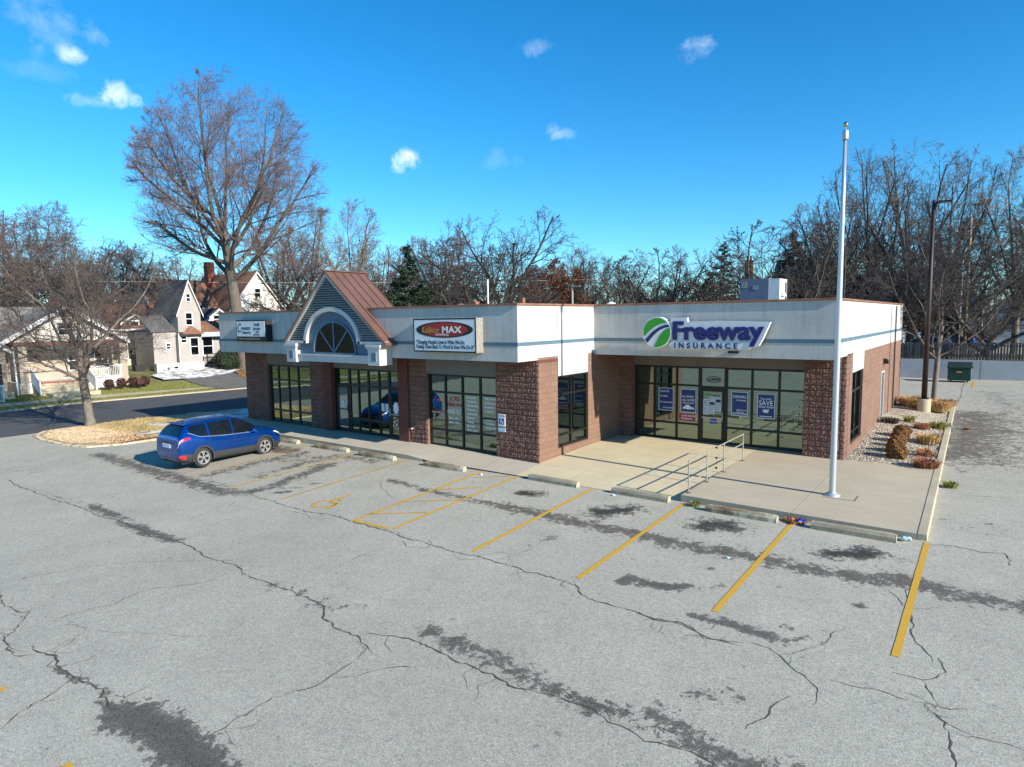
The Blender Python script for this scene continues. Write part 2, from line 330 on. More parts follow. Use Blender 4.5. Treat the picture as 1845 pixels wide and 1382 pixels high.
def dup(o,parent=None):
    c=o.copy(); COL.objects.link(c)
    if parent is not None: c.parent=parent
    for ch in list(o.children): dup(ch,c)
    return c
def text(s,size,mat,name,parent,origin,ax='x',extr=.004,bold=0.,shear=0.,align='LEFT',sx=1.,local=False,sp=1.):
    # flat lettering standing on a wall that faces -y ('x') or +x ('y')
    cu=bpy.data.curves.new(name,'FONT'); cu.body=s; cu.size=size; cu.extrude=extr; cu.offset=bold; cu.shear=shear; cu.align_x=align; cu.space_character=sp; cu.resolution_u=3
    ob=bpy.data.objects.new(name,cu); COL.objects.link(ob); bpy.context.view_layer.update()
    dg=bpy.context.evaluated_depsgraph_get(); me=bpy.data.meshes.new_from_object(ob.evaluated_get(dg)); bpy.data.objects.remove(ob); bpy.data.curves.remove(cu)
    me.transform(Matrix.Scale(sx,4,(1,0,0)))
    rot=Matrix.Rotation(R(90),4,'X')
    if ax=='y': rot=Matrix.Rotation(R(90),4,'Z')@rot
    me.transform(Matrix.Translation(origin)@rot); me.materials.clear(); me.name=name
    return link(name,me,mat,parent,local=local)
def join_mb(name,mats): pass
# ------------------------------------------------------------------ terrain heights
def lotz(x,y): return -.252+.039*(min(max(y,-28),-1.666)+1.666)+.009*max(x,-30)
def terr(x,y):
    z=lotz(max(x,-40),max(y,-28))
    if x<-41: z+=min(.085*(-41-x),1.9)
    if y>43.2: z=max(z,1.38)
    elif y>25 and x<-12: z=max(z,min(z+.09*(y-25),1.4)) if x>-41 else z
    return z
def nearx(y): return -26.+.24*(y-4) if y<12 else -24.08+.14*(y-12)
def farx(y): return -38.+.11*(y-11.2)
CR= [[0.05,[[-17.35,-10.99],[-14.84,-11.05],[-12.3,-11.07],[-11.2,-10.9],[-9.37,-10.95],[-8.04,-10.94],[-6.74,-10.9],[-5.5,-10.94],[-4.76,-10.91],[-4.13,-10.84],[-3.39,-10.78],[-2.49,-10.95],[-1.88,-10.93],[-1.25,-10.87],[-0.79,-11.03],[-0.07,-11.06],[0.52,-10.98],[1.24,-11.01],[1.83,-11.02],[2.3,-11.09],[2.71,-11.4],[3.02,-11.37],[3.28,-11.52],[3.65,-11.49],[4.29,-11.6],[4.51,-11.69]]],[0.025,[[-0.92,-11.06],[-0.98,-11.32],[-0.95,-11.66],[-1.17,-12.07],[-1.41,-12.31],[-1.71,-12.57],[-1.76,-12.89],[-1.65,-13.4],[-1.82,-13.68],[-1.88,-14.13],[-2.08,-14.66]]],[0.035,[[4.32,-11.63],[4.42,-11.92],[4.46,-12.15],[4.42,-12.46],[4.43,-12.63],[4.45,-12.89],[4.4,-13.11],[4.21,-13.44],[4.21,-13.71],[4.15,-13.98],[4.21,-14.23],[4.19,-14.56]]],[0.022,[[4.41,-12.61],[4.59,-12.5],[4.83,-12.31],[4.95,-12.08],[5.12,-11.91],[5.2,-11.8],[5.48,-11.58],[5.65,-11.43]]],[0.04,[[-4.69,-14.47],[-3.84,-14.68],[-3.34,-14.61],[-2.85,-14.61],[-2.83,-14.48],[-2.52,-14.69],[-2.2,-14.93],[-1.92,-15.12],[-2.26,-15.12]]],[0.02,[[-2.84,-14.45],[-2.87,-14.32],[-2.86,-14.2]]],[0.05,[[-2.26,-15.12],[-1.57,-15.14],[-1.27,-15.24],[-0.89,-15.23],[-0.62,-14.99]]],[0.055,[[-1.09,-14.94],[-0.65,-14.99],[-0.3,-14.86],[0.21,-14.92],[0.79,-14.97],[1.19,-14.87],[1.58,-14.84],[1.8,-14.96],[2.2,-14.95],[2.55,-14.86]]],[0.035,[[-0.4,-14.83],[-0.55,-14.69],[-0.7,-14.45],[-0.86,-14.18]]],[0.035,[[0.79,-14.97],[0.94,-15.22],[1.02,-15.5],[1.19,-15.73],[1.18,-15.91],[1.34,-16.09],[1.49,-16.3]]],[0.014,[[-5.31,-14.42],[-5.05,-13.91],[-4.75,-13.35],[-4.28,-12.67],[-3.57,-12.01],[-2.87,-11.51],[-2.09,-11.05]]],[0.016,[[-4.61,-14.49],[-4.41,-14.1],[-3.92,-13.66],[-3.68,-13.23]]],[0.012,[[-6.65,-10.62],[-6.4,-10.14],[-6.55,-9.38]]],[0.016,[[-4.36,-10.48],[-4.35,-9.97],[-4.77,-9.33],[-4.6,-8.78]]],[0.016,[[-3.72,-11.59],[-3.92,-11.18],[-3.87,-10.97]]],[0.022,[[-5.76,-9.78],[-5.88,-9.01],[-5.91,-8.39],[-6.3,-7.94],[-6.49,-7.62]]],[0.016,[[-10.0,-10.38],[-9.56,-9.72],[-9.49,-9.16],[-9.54,-8.37]]],[0.014,[[-11.86,-10.39],[-12.01,-9.54],[-11.48,-8.6],[-10.92,-7.62]]],[0.014,[[-11.11,-12.79],[-10.99,-12.11],[-10.65,-11.54],[-10.52,-10.93]]],[0.05,[[-6.57,-7.37],[-5.84,-7.41],[-4.89,-7.43],[-4.1,-7.47],[-3.21,-7.52],[-2.46,-7.34],[-1.35,-7.4],[-0.31,-7.45],[0.23,-7.45]]],[0.016,[[-4.18,-7.82],[-3.09,-7.69],[-2.57,-7.82],[-1.9,-7.53]]],[0.014,[[-1.52,-14.29],[-0.8,-14.06],[0.04,-13.74],[0.64,-13.42],[1.26,-13.07],[1.57,-12.84]]],[0.045,[[-0.64,-7.43],[0.3,-7.42],[0.96,-7.54],[1.8,-7.53],[2.7,-7.63],[3.21,-7.53],[3.86,-7.52],[4.27,-7.52],[4.87,-7.61],[5.42,-7.57],[5.85,-7.59],[6.18,-7.66]]],[0.02,[[0.97,-9.94],[0.91,-9.35],[0.91,-8.76],[1.18,-8.07]]],[0.02,[[1.03,-7.69],[1.5,-7.98],[1.92,-7.73],[1.91,-7.47],[1.57,-7.29]]],[0.018,[[-4.16,-3.71],[-3.53,-4.38],[-2.91,-4.83],[-2.52,-4.93],[-1.82,-5.27],[-1.56,-5.26]]],[0.02,[[3.95,-7.55],[3.98,-7.04],[4.16,-6.51],[4.2,-5.95],[4.38,-5.57]]],[0.016,[[2.7,-7.63],[3.04,-7.85],[3.38,-7.73],[3.65,-7.53]]],[0.02,[[4.55,-7.58],[4.79,-7.81],[5.04,-8.08]]],[0.03,[[0.29,-7.33],[0.53,-7.29],[0.7,-7.5],[0.54,-7.55]]],[0.014,[[3.14,-7.62],[3.65,-7.07],[4.14,-6.87]]],[0.045,[[5.99,-7.47],[6.45,-7.96],[7.06,-8.02],[7.49,-8.02],[8.05,-8.13],[8.46,-8.06],[8.81,-8.14],[9.18,-8.3],[9.45,-8.24],[9.7,-8.14]]],[0.04,[[7.54,-8.05],[8.06,-8.12],[8.56,-8.03],[8.83,-8.08],[9.06,-8.28],[9.42,-8.21],[9.7,-8.17]]],[0.022,[[8.75,-8.36],[9.15,-8.29],[9.54,-8.22]]],[0.025,[[9.53,-7.99],[9.82,-8.0],[10.18,-8.09],[10.52,-8.41],[10.77,-8.64],[10.98,-8.76],[11.02,-9.03],[11.06,-9.24]]],[0.025,[[10.25,-8.17],[10.4,-8.02],[10.61,-7.69],[10.81,-7.47],[10.84,-7.1],[11.01,-6.68]]],[0.03,[[10.4,-8.02],[10.48,-8.14],[10.52,-8.41]]],[0.03,[[10.74,-9.16],[10.59,-9.5],[10.53,-9.81],[10.47,-10.03],[10.39,-10.29]]],[0.03,[[11.63,-4.37],[11.87,-5.39],[11.98,-6.45],[12.16,-6.79],[12.27,-7.13]]],[0.028,[[12.37,-6.89],[12.48,-7.33],[12.37,-7.56],[12.22,-7.73],[11.98,-7.7],[11.8,-7.71]]],[0.04,[[12.22,-7.73],[12.36,-8.08],[12.45,-8.3],[12.42,-8.45]]],[0.025,[[11.07,-8.46],[11.35,-8.45],[11.69,-8.35],[12.0,-8.4],[12.29,-8.35]]],[0.045,[[12.29,-8.35],[12.47,-8.56],[12.6,-8.86],[12.65,-9.29],[12.67,-9.77]]],[0.022,[[12.62,-8.88],[12.85,-8.85],[13.1,-8.84],[13.41,-8.83]]],[0.018,[[11.28,-4.58],[11.56,-5.02],[11.82,-5.42],[12.07,-5.26],[12.31,-4.96]]],[0.045,[[3.9,-11.3],[4.32,-11.18],[4.68,-11.02],[5.15,-11.06],[5.77,-11.12],[6.28,-11.1],[6.78,-11.19],[7.37,-11.18],[7.79,-11.06],[8.14,-11.04],[8.49,-11.05],[8.76,-11.14],[9.06,-11.12],[9.31,-11.2],[9.69,-11.08],[9.94,-11.11],[10.24,-11.19],[10.52,-11.27]]],[0.03,[[7.75,-10.99],[8.2,-10.95],[8.51,-10.89],[8.86,-10.92]]],[0.03,[[9.03,-11.05],[9.32,-10.9],[9.61,-10.88],[9.84,-10.98]]],[0.03,[[11.87,-1.75],[12.35,-1.56],[12.76,-1.68],[13.21,-1.53],[13.34,-2.25]]],[0.018,[[11.89,-0.18],[12.57,-0.25],[13.17,-0.22],[13.61,-0.17]]],[0.02,[[11.74,3.48],[12.48,3.58],[13.2,3.68],[13.73,3.68]]],[0.03,[[8.01,30.71],[8.93,30.58],[9.92,30.22],[10.86,30.14],[11.78,29.81],[13.1,29.71],[14.49,29.91]]],[0.05,[[11.31,39.9],[11.33,35.7],[11.41,30.95],[11.43,26.94]]],[0.03,[[8.83,18.06],[10.7,18.07]]]]
ST= [[0.36,1,[[1.47,-4.23],[3.33,-4.33],[4.85,-4.37],[6.22,-4.4],[7.54,-4.48],[8.55,-4.37],[9.41,-4.41],[10.26,-4.42],[11.03,-4.28],[11.65,-4.06],[12.28,-4.27],[12.89,-4.25],[13.49,-4.27],[14.1,-4.21]]],[0.22,0.9,[[-3.61,-3.93],[-2.75,-3.97],[-1.42,-4.19],[-0.16,-4.22],[1.01,-4.25],[1.66,-4.28]]],[0.3,1.1,[[1.28,-2.97],[1.87,-2.75]]],[0.45,1.1,[[4.3,-3.38],[4.87,-2.79]]],[0.5,1.1,[[7.12,-2.96],[7.64,-2.78]]],[0.45,1.1,[[10.17,-3.33],[10.89,-2.9]]],[0.16,1.3,[[6.82,-7.02],[6.97,-6.72],[7.29,-6.85],[7.56,-6.76],[7.81,-6.76],[8.02,-6.56]]],[0.1,1.3,[[10.98,-5.68],[11.14,-5.61]]],[0.09,1,[[10.11,-6.08],[10.2,-6.03]]],[0.09,1,[[8.08,-5.5],[8.24,-5.42]]],[0.08,1.2,[[3.88,-6.46],[3.98,-6.4]]],[0.13,1,[[4.13,-5.82],[4.3,-5.57]]],[0.09,0.9,[[4.17,-4.95],[4.26,-4.89]]],[0.14,1.1,[[8.65,-7.57],[9.03,-7.59],[9.53,-7.58],[9.99,-7.68],[10.23,-7.7]]],[0.15,0.6,[[8.33,-6.59],[8.7,-5.99]]],[0.2,0.7,[[10.01,-7.22],[10.61,-7.41]]],[0.24,0.95,[[4.73,-10.63],[5.16,-10.72],[5.98,-10.74],[6.73,-10.76],[7.33,-10.94],[7.75,-10.99],[8.18,-10.91],[8.65,-10.94]]],[0.34,0.85,[[9.06,-10.67],[9.56,-10.75],[9.93,-10.84],[10.24,-10.95],[10.59,-10.94],[11.2,-10.81]]],[0.22,0.65,[[9.51,-9.86],[9.98,-9.6]]],[0.30,1.5,[[2.58,-14.9],[3.15,-14.79],[3.66,-14.76],[4.09,-14.77],[4.49,-14.78],[4.86,-14.85]]],[0.2,1.1,[[-10.0,-10.65],[-8.08,-10.73],[-6.85,-10.85],[-5.6,-10.89],[-4.22,-10.79]]],[0.09,1.2,[[0.21,-14.92],[0.79,-14.97],[1.19,-14.87],[1.58,-14.84],[2.2,-14.95]]],[0.08,1.3,[[-0.6,-15.44],[-0.54,-15.36]]],[0.25,0.6,[[0.52,-10.98],[1.47,-10.93],[2.34,-11.01],[2.92,-10.66]]],[0.12,0.6,[[-19.31,-10.46],[-18.36,-10.18]]],[0.12,0.8,[[-17.53,-10.03],[-17.25,-9.72]]],[0.12,0.7,[[-15.33,-10.98],[-11.52,-10.79],[-10.0,-10.65]]],[0.45,0.95,[[-18.67,-7.25],[-15.22,-7.34],[-12.07,-7.5],[-9.44,-7.52],[-7.7,-7.54]]],[0.4,0.95,[[-7.43,-7.69],[-6.82,-7.22],[-6.62,-6.65],[-6.94,-5.53],[-7.39,-3.58]]],[0.5,0.8,[[-10.35,-6.61],[-10.37,-4.68],[-10.01,-2.76]]],[0.5,0.75,[[-8.35,-5.93],[-8.58,-3.78],[-7.98,-2.21]]],[0.15,1.2,[[-5.87,-6.79],[-5.58,-6.55]]],[0.12,1,[[-5.93,-6.22],[-5.61,-5.99]]],[0.12,1,[[-5.71,-5.54],[-5.46,-5.34]]],[0.5,1.2,[[-17.18,-4.24],[-14.83,-3.12],[-11.09,-2.75]]],[0.6,0.7,[[-9.47,-3.86],[-8.41,-2.52],[-6.12,-2.18]]],[2.2,.9,[[12.22,21.6],[12.26,16.02],[12.07,12.62],[11.98,9.82]]],[1.0,0.9,[[12.62,16.23],[13.47,16.71]]],[2.5,0.55,[[13.05,33.34],[13.52,27.76],[13.87,22.49],[14.11,19.64]]],[0.5,0.6,[[12.18,9.13],[12.08,6.87]]],[0.3,0.5,[[12.14,0.53],[12.62,0.04]]],[0.3,0.5,[[13.06,0.85],[13.33,0.0]]]]
LN= [[0.12,[[11.83,-1.62],[11.8,-7.25]]],[0.12,[[8.96,-1.77],[8.9,-7.28]]],[0.12,[[6.03,-1.59],[5.99,-7.35]]],[0.12,[[3.05,-1.52],[3.06,-7.33]]],[0.11,[[0.11,-1.39],[0.19,-7.23]]],[0.11,[[-1.42,-1.37],[-1.31,-7.33]]],[0.1,[[-5.06,-1.64],[-5.04,-7.18]]],[0.1,[[-7.88,-2.05],[-7.88,-7.33]]],[0.1,[[-11.2,-1.76],[-10.64,-7.38]]],[0.12,[[0.05,-7.26],[-1.31,-7.33]]],[0.09,[[-1.18,-2.32],[-0.14,-1.52]]],[0.09,[[-1.34,-3.99],[-0.16,-3.06]]],[0.09,[[-1.35,-5.42],[0.17,-4.37]]],[0.09,[[-1.39,-6.71],[0.03,-5.79]]],[0.1,[[-16.36,-7.32],[-16.68,-5.24]]],[0.12,[[0.11,-15.8],[0.19,-15.71]]],[0.13,[[3.17,-15.91],[3.17,-15.79]]]]
CLOUDS=[((-0.69882, 0.67688, 0.23126), (0.69575, 0.71829, -0.0), (0.16611, -0.1609, 0.97289), 0.032, 0.0224, 1.3), ((-0.88089, 0.37925, 0.2832), (0.39544, 0.91849, -0.0), (0.26012, -0.11199, 0.95906), 0.04, 0.0208, 1.0), ((-0.89686, 0.34913, 0.27158), (0.36277, 0.93188, -0.0), (0.25308, -0.09852, 0.96242), 0.048, 0.0112, 0.35), ((-0.88874, 0.329, 0.31922), (0.34716, 0.93781, -0.0), (0.29937, -0.11082, 0.94768), 0.0224, 0.016, 0.8), ((-0.88913, 0.30299, 0.343), (0.32256, 0.94655, -0.0), (0.32467, -0.11064, 0.93933), 0.056, 0.044, 0.22), ((-0.52179, 0.76752, 0.37236), (0.82699, 0.56222, -0.0), (0.20935, -0.30794, 0.92809), 0.032, 0.0192, 0.32), ((-0.33508, 0.87148, 0.35811), (0.93338, 0.35888, -0.0), (0.12852, -0.33426, 0.93368), 0.036, 0.0256, 0.36), ((-0.516, 0.81406, 0.26656), (0.84462, 0.53537, -0.0), (0.14271, -0.22514, 0.96382), 0.0336, 0.0176, 0.5), ((-0.58938, 0.77286, 0.2352), (0.79516, 0.60639, -0.0), (0.14262, -0.18702, 0.97195), 0.048, 0.024, 0.13), ((-0.8732, 0.3483, 0.34089), (0.3705, 0.92883, -0.0), (0.31663, -0.1263, 0.9401), 0.024, 0.0176, 0.3), ((-0.90652, 0.30212, 0.29486), (0.31617, 0.9487, -0.0), (0.27973, -0.09323, 0.95554), 0.048, 0.0176, 0.12)]
SUN_S=5.0
SKY_S=0.112
SKY_SAT=1.17
SKY_H=0.499
SKY_T=(0.58, 0.91, 1.14)
EXPO=0.7
CLOUD_C=(7.5, 8.4, 9.2, 1)
DUST=0.0
OZ=2.0
# ------------------------------------------------------------------ ground sheets
def sheet(name,xs,ys,zf,mat,parent=None,kind='structure',xmap=None,keep=None):
    nx,ny=len(xs),len(ys); vs=[]
    for y in ys:
        for x in xs:
            X=xmap(x,y) if xmap else x; vs.append((X,y,zf(X,y)))
    fs=[(j*nx+i,j*nx+i+1,(j+1)*nx+i+1,(j+1)*nx+i) for j in range(ny-1) for i in range(nx-1)]
    if keep: fs=[f for f in fs if keep(sum(vs[i][0] for i in f)/4,sum(vs[i][1] for i in f)/4)]
    mb=MB(); mb.v=vs; mb.f=fs; o=mb.build(name,mat,parent,smooth=True)
    if kind: o['kind']=kind
    return o
def rng(a,b,s): return list(np.linspace(a,b,max(2,int(round((b-a)/s))+1)))
far=[-2500,-900,-400,-220,-140]
sheet('ground',far+rng(-110,60,2.5)+[90,140,220,400,900,2500],[-2500,-900,-300,-120]+rng(-80,43,2.5)+[43.2,43.34]+rng(45,130,3)+[180,300,600,1200,2500],lambda x,y:terr(x,y)-.05,'grass')
# parking lot with stain fields
lot_x=list(np.linspace(0,1,281)); lot_y=[-80,-70,-60,-52,-46,-40,-34]+list(np.linspace(-28,43.3,330))
lot=sheet('parking_lot',lot_x,lot_y,lotz,'lot',xmap=lambda u,y:nearx(min(y,12))+.2+(31-nearx(min(y,12)))*u)
co=np.empty(len(lot.data.vertices)*3); lot.data.vertices.foreach_get('co',co); co=co.reshape(-1,3)[:,:2]
def segdist(P,a,b):
    a=np.array(a);b=np.array(b);d=b-a; t=np.clip(((P-a)@d)/max(d@d,1e-9),0,1); return np.hypot(*(P-a-t[:,None]*d).T)
st=np.full(len(co),-1.0); oil=np.full(len(co),-1.0)
for w,a,pts in ST:
    dmin=np.full(len(co),1e9)
    for p,q in zip(pts,pts[1:]): dmin=np.minimum(dmin,segdist(co,p,q))
    st=np.maximum(st,a*(1.0-dmin/w*.5)*.85 - .0)
for (x,y,r) in ((0,0,0),):
    pass
for w,a,pts in [ST[2],ST[3],ST[4],ST[5]]:
    dmin=segdist(co,pts[0],pts[1]); oil=np.maximum(oil,1.05*(1-dmin/(w*1.1)))
bay=np.clip(1-np.abs(co[:,1]+4.6)/3.6,0,1)*(np.abs(co[:,0]+1.5)<13.5); st=np.maximum(st,-.42+.36*np.minimum(bay*2.5,1))
at=lot.data.attributes.new('stain','FLOAT','POINT'); at.data.foreach_set('value',np.clip(st,-1,1.3).astype(np.float32))
at=lot.data.attributes.new('region','FLOAT','POINT'); at.data.foreach_set('value',np.clip(oil,-1,1).astype(np.float32))
# cracks: thin wandering ribbons lying on the lot
cm=MB()
def ribbon(mb,pts,w,z=.004,jit=1.,step=.09,taper=True,vary=.55):
    P=[]
    for a,b in zip(pts,pts[1:]):
        L=math.hypot(b[0]-a[0],b[1]-a[1]); n=max(1,int(L/step))
        for i in range(n): P.append((a[0]+(b[0]-a[0])*i/n,a[1]+(b[1]-a[1])*i/n))
    P.append(tuple(pts[-1])); n=len(P); L=[];o=len(mb.v); dx=dy=0
    for i,(x,y) in enumerate(P):
        a=P[max(i-1,0)];b=P[min(i+1,n-1)]; tx,ty=b[0]-a[0],b[1]-a[1]; l=math.hypot(tx,ty) or 1; nx,ny=-ty/l,tx/l
        dx=dx*.7+random.gauss(0,.022)*jit; dy=dy*.7+random.gauss(0,.022)*jit
        ww=w*.5*(1+random.uniform(-vary,vary)); 
        if taper: ww*=min(1,.25+min(i,n-1-i)/6)
        for s in (1,-1):
            X=x+dx+nx*ww*s; Y=y+dy+ny*ww*s; mb.v.append((X,Y,lotz(X,Y)+z))
    mb.f+=[(o+2*i,o+2*i+1,o+2*i+3,o+2*i+2) for i in range(n-1)]
for w,pts in CR:
    ribbon(cm,pts,w*.62,vary=.75)
    if w>.03:     # side shoots
        for k in range(int(len(pts)*.6)):
            p=random.choice(pts); a=random.uniform(0,6.28); L=random.uniform(.2,.7)
            ribbon(cm,[p,(p[0]+L*math.cos(a)*.5,p[1]+L*math.sin(a)*.5),(p[0]+L*math.cos(a+.4),p[1]+L*math.sin(a+.4))],w*.35)
ck=cm.build('crack',"crack",lot); ck['kind']='structure'
# painted lines
lm=MB(); wear=[]
def stripe(p,q,w,wr=0.):
    L=math.hypot(q[0]-p[0],q[1]-p[1]); n=max(2,int(L/.2)); tx,ty=(q[0]-p[0])/L,(q[1]-p[1])/L; o=len(lm.v)
    for i in range(n+1):
        t=i/n*L
        for s in (1,-1):
            e=random.uniform(-.004,.004); X=p[0]+tx*t-ty*(w/2+e)*s; Y=p[1]+ty*t+tx*(w/2+e)*s; lm.v.append((X,Y,lotz(X,Y)+.008)); wear.append(wr)
    lm.f+=[(o+2*i,o+2*i+1,o+2*i+3,o+2*i+2) for i in range(n)]
WR=[0,0,0.02,.02,.05,.05,.14,.08,.12,.06]+[.10,.08,.12,.1]+[.16,.05,.05]
for (w,pp),wr in zip(LN,WR): stripe(pp[0],pp[1],w,wr)
# wheelchair symbol
hx,hy=-3.35,-6.75
for k in range(14):
    a0=math.pi*(.75+k*1.5/14);a1=math.pi*(.75+(k+1)*1.5/14); stripe((hx+.36*math.cos(a0),hy+.36*math.sin(a0)),(hx+.36*math.cos(a1),hy+.36*math.sin(a1)),.10,.08)
stripe((hx-.05,hy+.75),(hx-.02,hy+.2),.13,.08); stripe((hx-.02,hy+.2),(hx+.35,hy+.2),.11,.08); stripe((hx+.35,hy+.2),(hx+.5,hy-.3),.11,.1); stripe((hx+.0,hy+.5),(hx+.3,hy+.45),.09,.1); stripe((hx-.1,hy+.95),(hx+.02,hy+.95),.14,.05)
for x_ in (8.9,11.9,14.9): stripe((x_,36.0),(x_,41.2),.14,.04)
pl_=lm.build('painted_line','line',lot); pl_['kind']='structure'
a=pl_.data.attributes.new('wear','FLOAT','POINT'); a.data.foreach_set('value',np.array(wear,np.float32))
# street, left, and verge, lawns
ys=rng(-60,80,2.)
sheet('street',[0,.25,.5,.75,1],ys,lambda x,y:lotz(max(x,-30),y)+.012,'asphalt_dark',xmap=lambda u,y:farx(y)+(nearx(y)+.25-farx(y))*u)
def poly_sheet(name,pts,z,mat,h=.0,kind='structure'):
    mb=MB(); bm=bmesh.new(); vv=[bm.verts.new((x,y,0)) for x,y in pts]; f=bm.faces.new(vv); 
    if f.normal.z<0: f.normal_flip()
    bmesh.ops.triangulate(bm,faces=[f]); bmesh.ops.subdivide_edges(bm,edges=bm.edges,cuts=3,use_grid_fill=True)
    for v in bm.verts: v.co.z=z(v.co.x,v.co.y)
    if h:
        be=[e for e in bm.edges if e.is_boundary]; r=bmesh.ops.extrude_edge_only(bm,edges=be)
        for v in r['geom']:
            if isinstance(v,bmesh.types.BMVert): v.co.z-=h
    me=bpy.data.meshes.new(name); bm.normal_update(); bm.to_mesh(me); bm.free(); o=link(name,me,mat); 
    if kind: o['kind']=kind
    return o
G=lambda dz:(lambda x,y:lotz(max(x,-30),y)+dz)
isl=[(-28.3,-6.3),(-27.4,-7.1),(-25.5,-7.35),(-22.7,-7.3),(-20.9,-6.9),(-19.9,-5.8),(-19.4,-4.2),(-18.95,-2.2),(-18.95,24),(-22.6,24),(-23.6,12),(-25.7,4),(-27.2,-2),(-28.2,-5)]
poly_sheet('kerb_island',isl,G(.06),'mulch',.3)
def inset(p,c,k): return [(c[0]+(x-c[0])*k,c[1]+(y-c[1])*k) for x,y in p]
poly_sheet('verge_grass',[(-28.0,-6.2),(-27.2,-6.85),(-25.5,-7.12),(-22.8,-7.08),(-21.1,-6.7),(-20.1,-5.6),(-19.6,-4.2),(-19.15,-2.2),(-19.15,23.8),(-22.4,23.8),(-23.4,12),(-25.5,4),(-26.95,-2),(-27.9,-5)],G(.08),'straw_ground')
poly_sheet('mulch_patch',[(-27.6,-6.1),(-26.4,-6.7),(-24.6,-6.85),(-22.4,-6.75),(-21.2,-6.2),(-20.6,-5.2),(-21.5,-4.6),(-22.6,-5.1),(-24.2,-4.6),(-26,-4.1),(-27.2,-4.6)],G(.10),'mulch')
poly_sheet('snow_patch',[(-24.8,1.5),(-23.2,-.6),(-21.5,-1.4),(-20.2,-1.6),(-19.3,-1.2),(-19.2,9),(-20.2,14),(-22.6,13),(-24.0,9),(-25.1,4.2)],G(.10),'snow')
poly_sheet('snow_strip',[(-22.2,-4.1),(-21.4,-3.4),(-20.6,-3.5),(-20.9,-4.2),(-21.6,-4.5)],G(.125),'snow')
poly_sheet('snow_scrap',[(-24.6,-2.4),(-23.4,-1.9),(-22.2,-2.2),(-22.8,-2.7),(-24,-2.9)],G(.125),'snow')
poly_sheet('verge_path',[(-26.6,.6),(-26.3,1.5),(-22,.7),(-19.3,.1),(-19.3,-.9),(-22,-.3)],G(.105),'kerb')
# far side of the street
def fz(dz): return lambda x,y:terr(x,y)+dz
def farpoly(y0,y1,a,b): return [(farx(y)-a,y) for y in rng(y0,y1,3)]+[(farx(y)-b,y) for y in rng(y0,y1,3)[::-1]]
poly_sheet('street_kerb',farpoly(-40,60,-.15,.25),G(.10),'kerb',.2)
poly_sheet('lawn',farpoly(-40,60,.25,8),fz(.06),'lawn')
poly_sheet('sidewalk',farpoly(-40,60,1.9,3.1),fz(.10),'kerb')
poly_sheet('driveway',[(-38.1,9.7),(-38.05,15.5),(-44,15),(-52,16.5),(-57,18),(-57,12.3),(-50,10.6),(-44,9.8)],fz(.13),'drive')
poly_sheet('snow_cover',[(-46.5,8.6),(-49.5,8.8),(-52,11.6),(-52,16.5),(-49,17.3),(-47.5,15.6),(-46,12)],fz(.145),'snow')
poly_sheet('leaf_cover',[(-43.5,14.5),(-48,16.2),(-50,20),(-47,24),(-41,20),(-40.5,15.5)],fz(.15),'leaf_litter')
# walks round the building
def walkz(x,y):
    t=min(max((y+1.45)/1.45,0),1)
    lw=.03 if x<-6 else .03+(x+6)/6*(-.12)
    front=-.13 if x<-5.2 else (-.13+(x+5.2)/1.2*(-.10) if x<-4 else -.215)
    return front+(lw-front)*t
sheet('sidewalk_front',rng(-19.1,0,.4),rng(-1.45,.3,.2),walkz,'conc_walk')
def rampz(x,y):
    if y<0: return -.215+(y+1.45)/1.45*.125
    return min(-.09+y/3.2*.09,0)
sheet('entrance_ramp',rng(0,5.87,.45),rng(-1.45,7.,.3),rampz,'conc_ramp')
kb=MB(); n=0
for x0,x1 in zip(rng(-19.1,-4.4,.7),rng(-19.1,-4.4,.7)[1:]): kb.add([(x0,-1.45,walkz(x0,-1.45)),(x0,-1.45,-.6),(x1,-1.45,-.6),(x1,-1.45,walkz(x1,-1.45))],[(0,1,2,3)])
kb.add([(-19.1,-1.45,-.6),(-19.1,-1.45,-.13),(-19.1,.3,.03),(-19.1,.3,-.6)],[(0,1,2,3)])
kb.build('sidewalk_kerb','kerb')['kind']='structure'
pf=MB(); pf.add([(5.87,-1.4,0),(11.62,-1.52,0),(11.55,6.1,0),(8.85,6.05,0),(8.85,6.7,0),(5.87,6.7,0)],[(0,1,2,3,4,5)])
pf.add([(5.87,-1.4,0),(5.87,-1.4,-.4),(11.62,-1.52,-.4),(11.62,-1.52,0),(5.87,3.4,0),(5.87,3.4,-.4)],[(0,1,2,3),(0,4,5,1)])
pf.build('entrance_platform','conc')['kind']='structure'
# bed right of the building and its kerbs
def bedz(x,y):
    k=min(max((y-6)/9,0),1)*.27; e=min(max((11.3-x)/2.2,0),1); return -.03+k*e+.03*math.sin(x*3.1+y*1.7)*math.sin(y*2.3)
sheet('gravel_bed',rng(8.8,11.5,.25),rng(6.05,15.75,.3),bedz,'gravel')
sheet('gravel_bed_rear',rng(8.8,11.45,.25),rng(16.95,24.6,.3),bedz,'gravel')
dp=MB(); dp.add([(8.8,15.7,.26),(11.4,15.7,.0),(11.4,17,.0),(8.8,17,.27)],[(0,1,2,3)]); dp.build('door_path','kerb')['kind']='structure'
kk=MB()
for y0,y1 in ((-1.5,15.6),(17.0,24.7)):
    kk.prism([(11.84-.017*(y0+1.5),y0,-.4),(11.62-.017*(y0+1.5),y0,-.4),(11.62-.017*(y0+1.5),y0,.012),(11.82-.017*(y0+1.5),y0,.012)],(-.017*(y1-y0),y1-y0,0))
kk.box(8.8,11.4,24.6,24.8,-.4,.012)
kk.build('bed_kerb','kerb',bevel=.015)['kind']='structure'
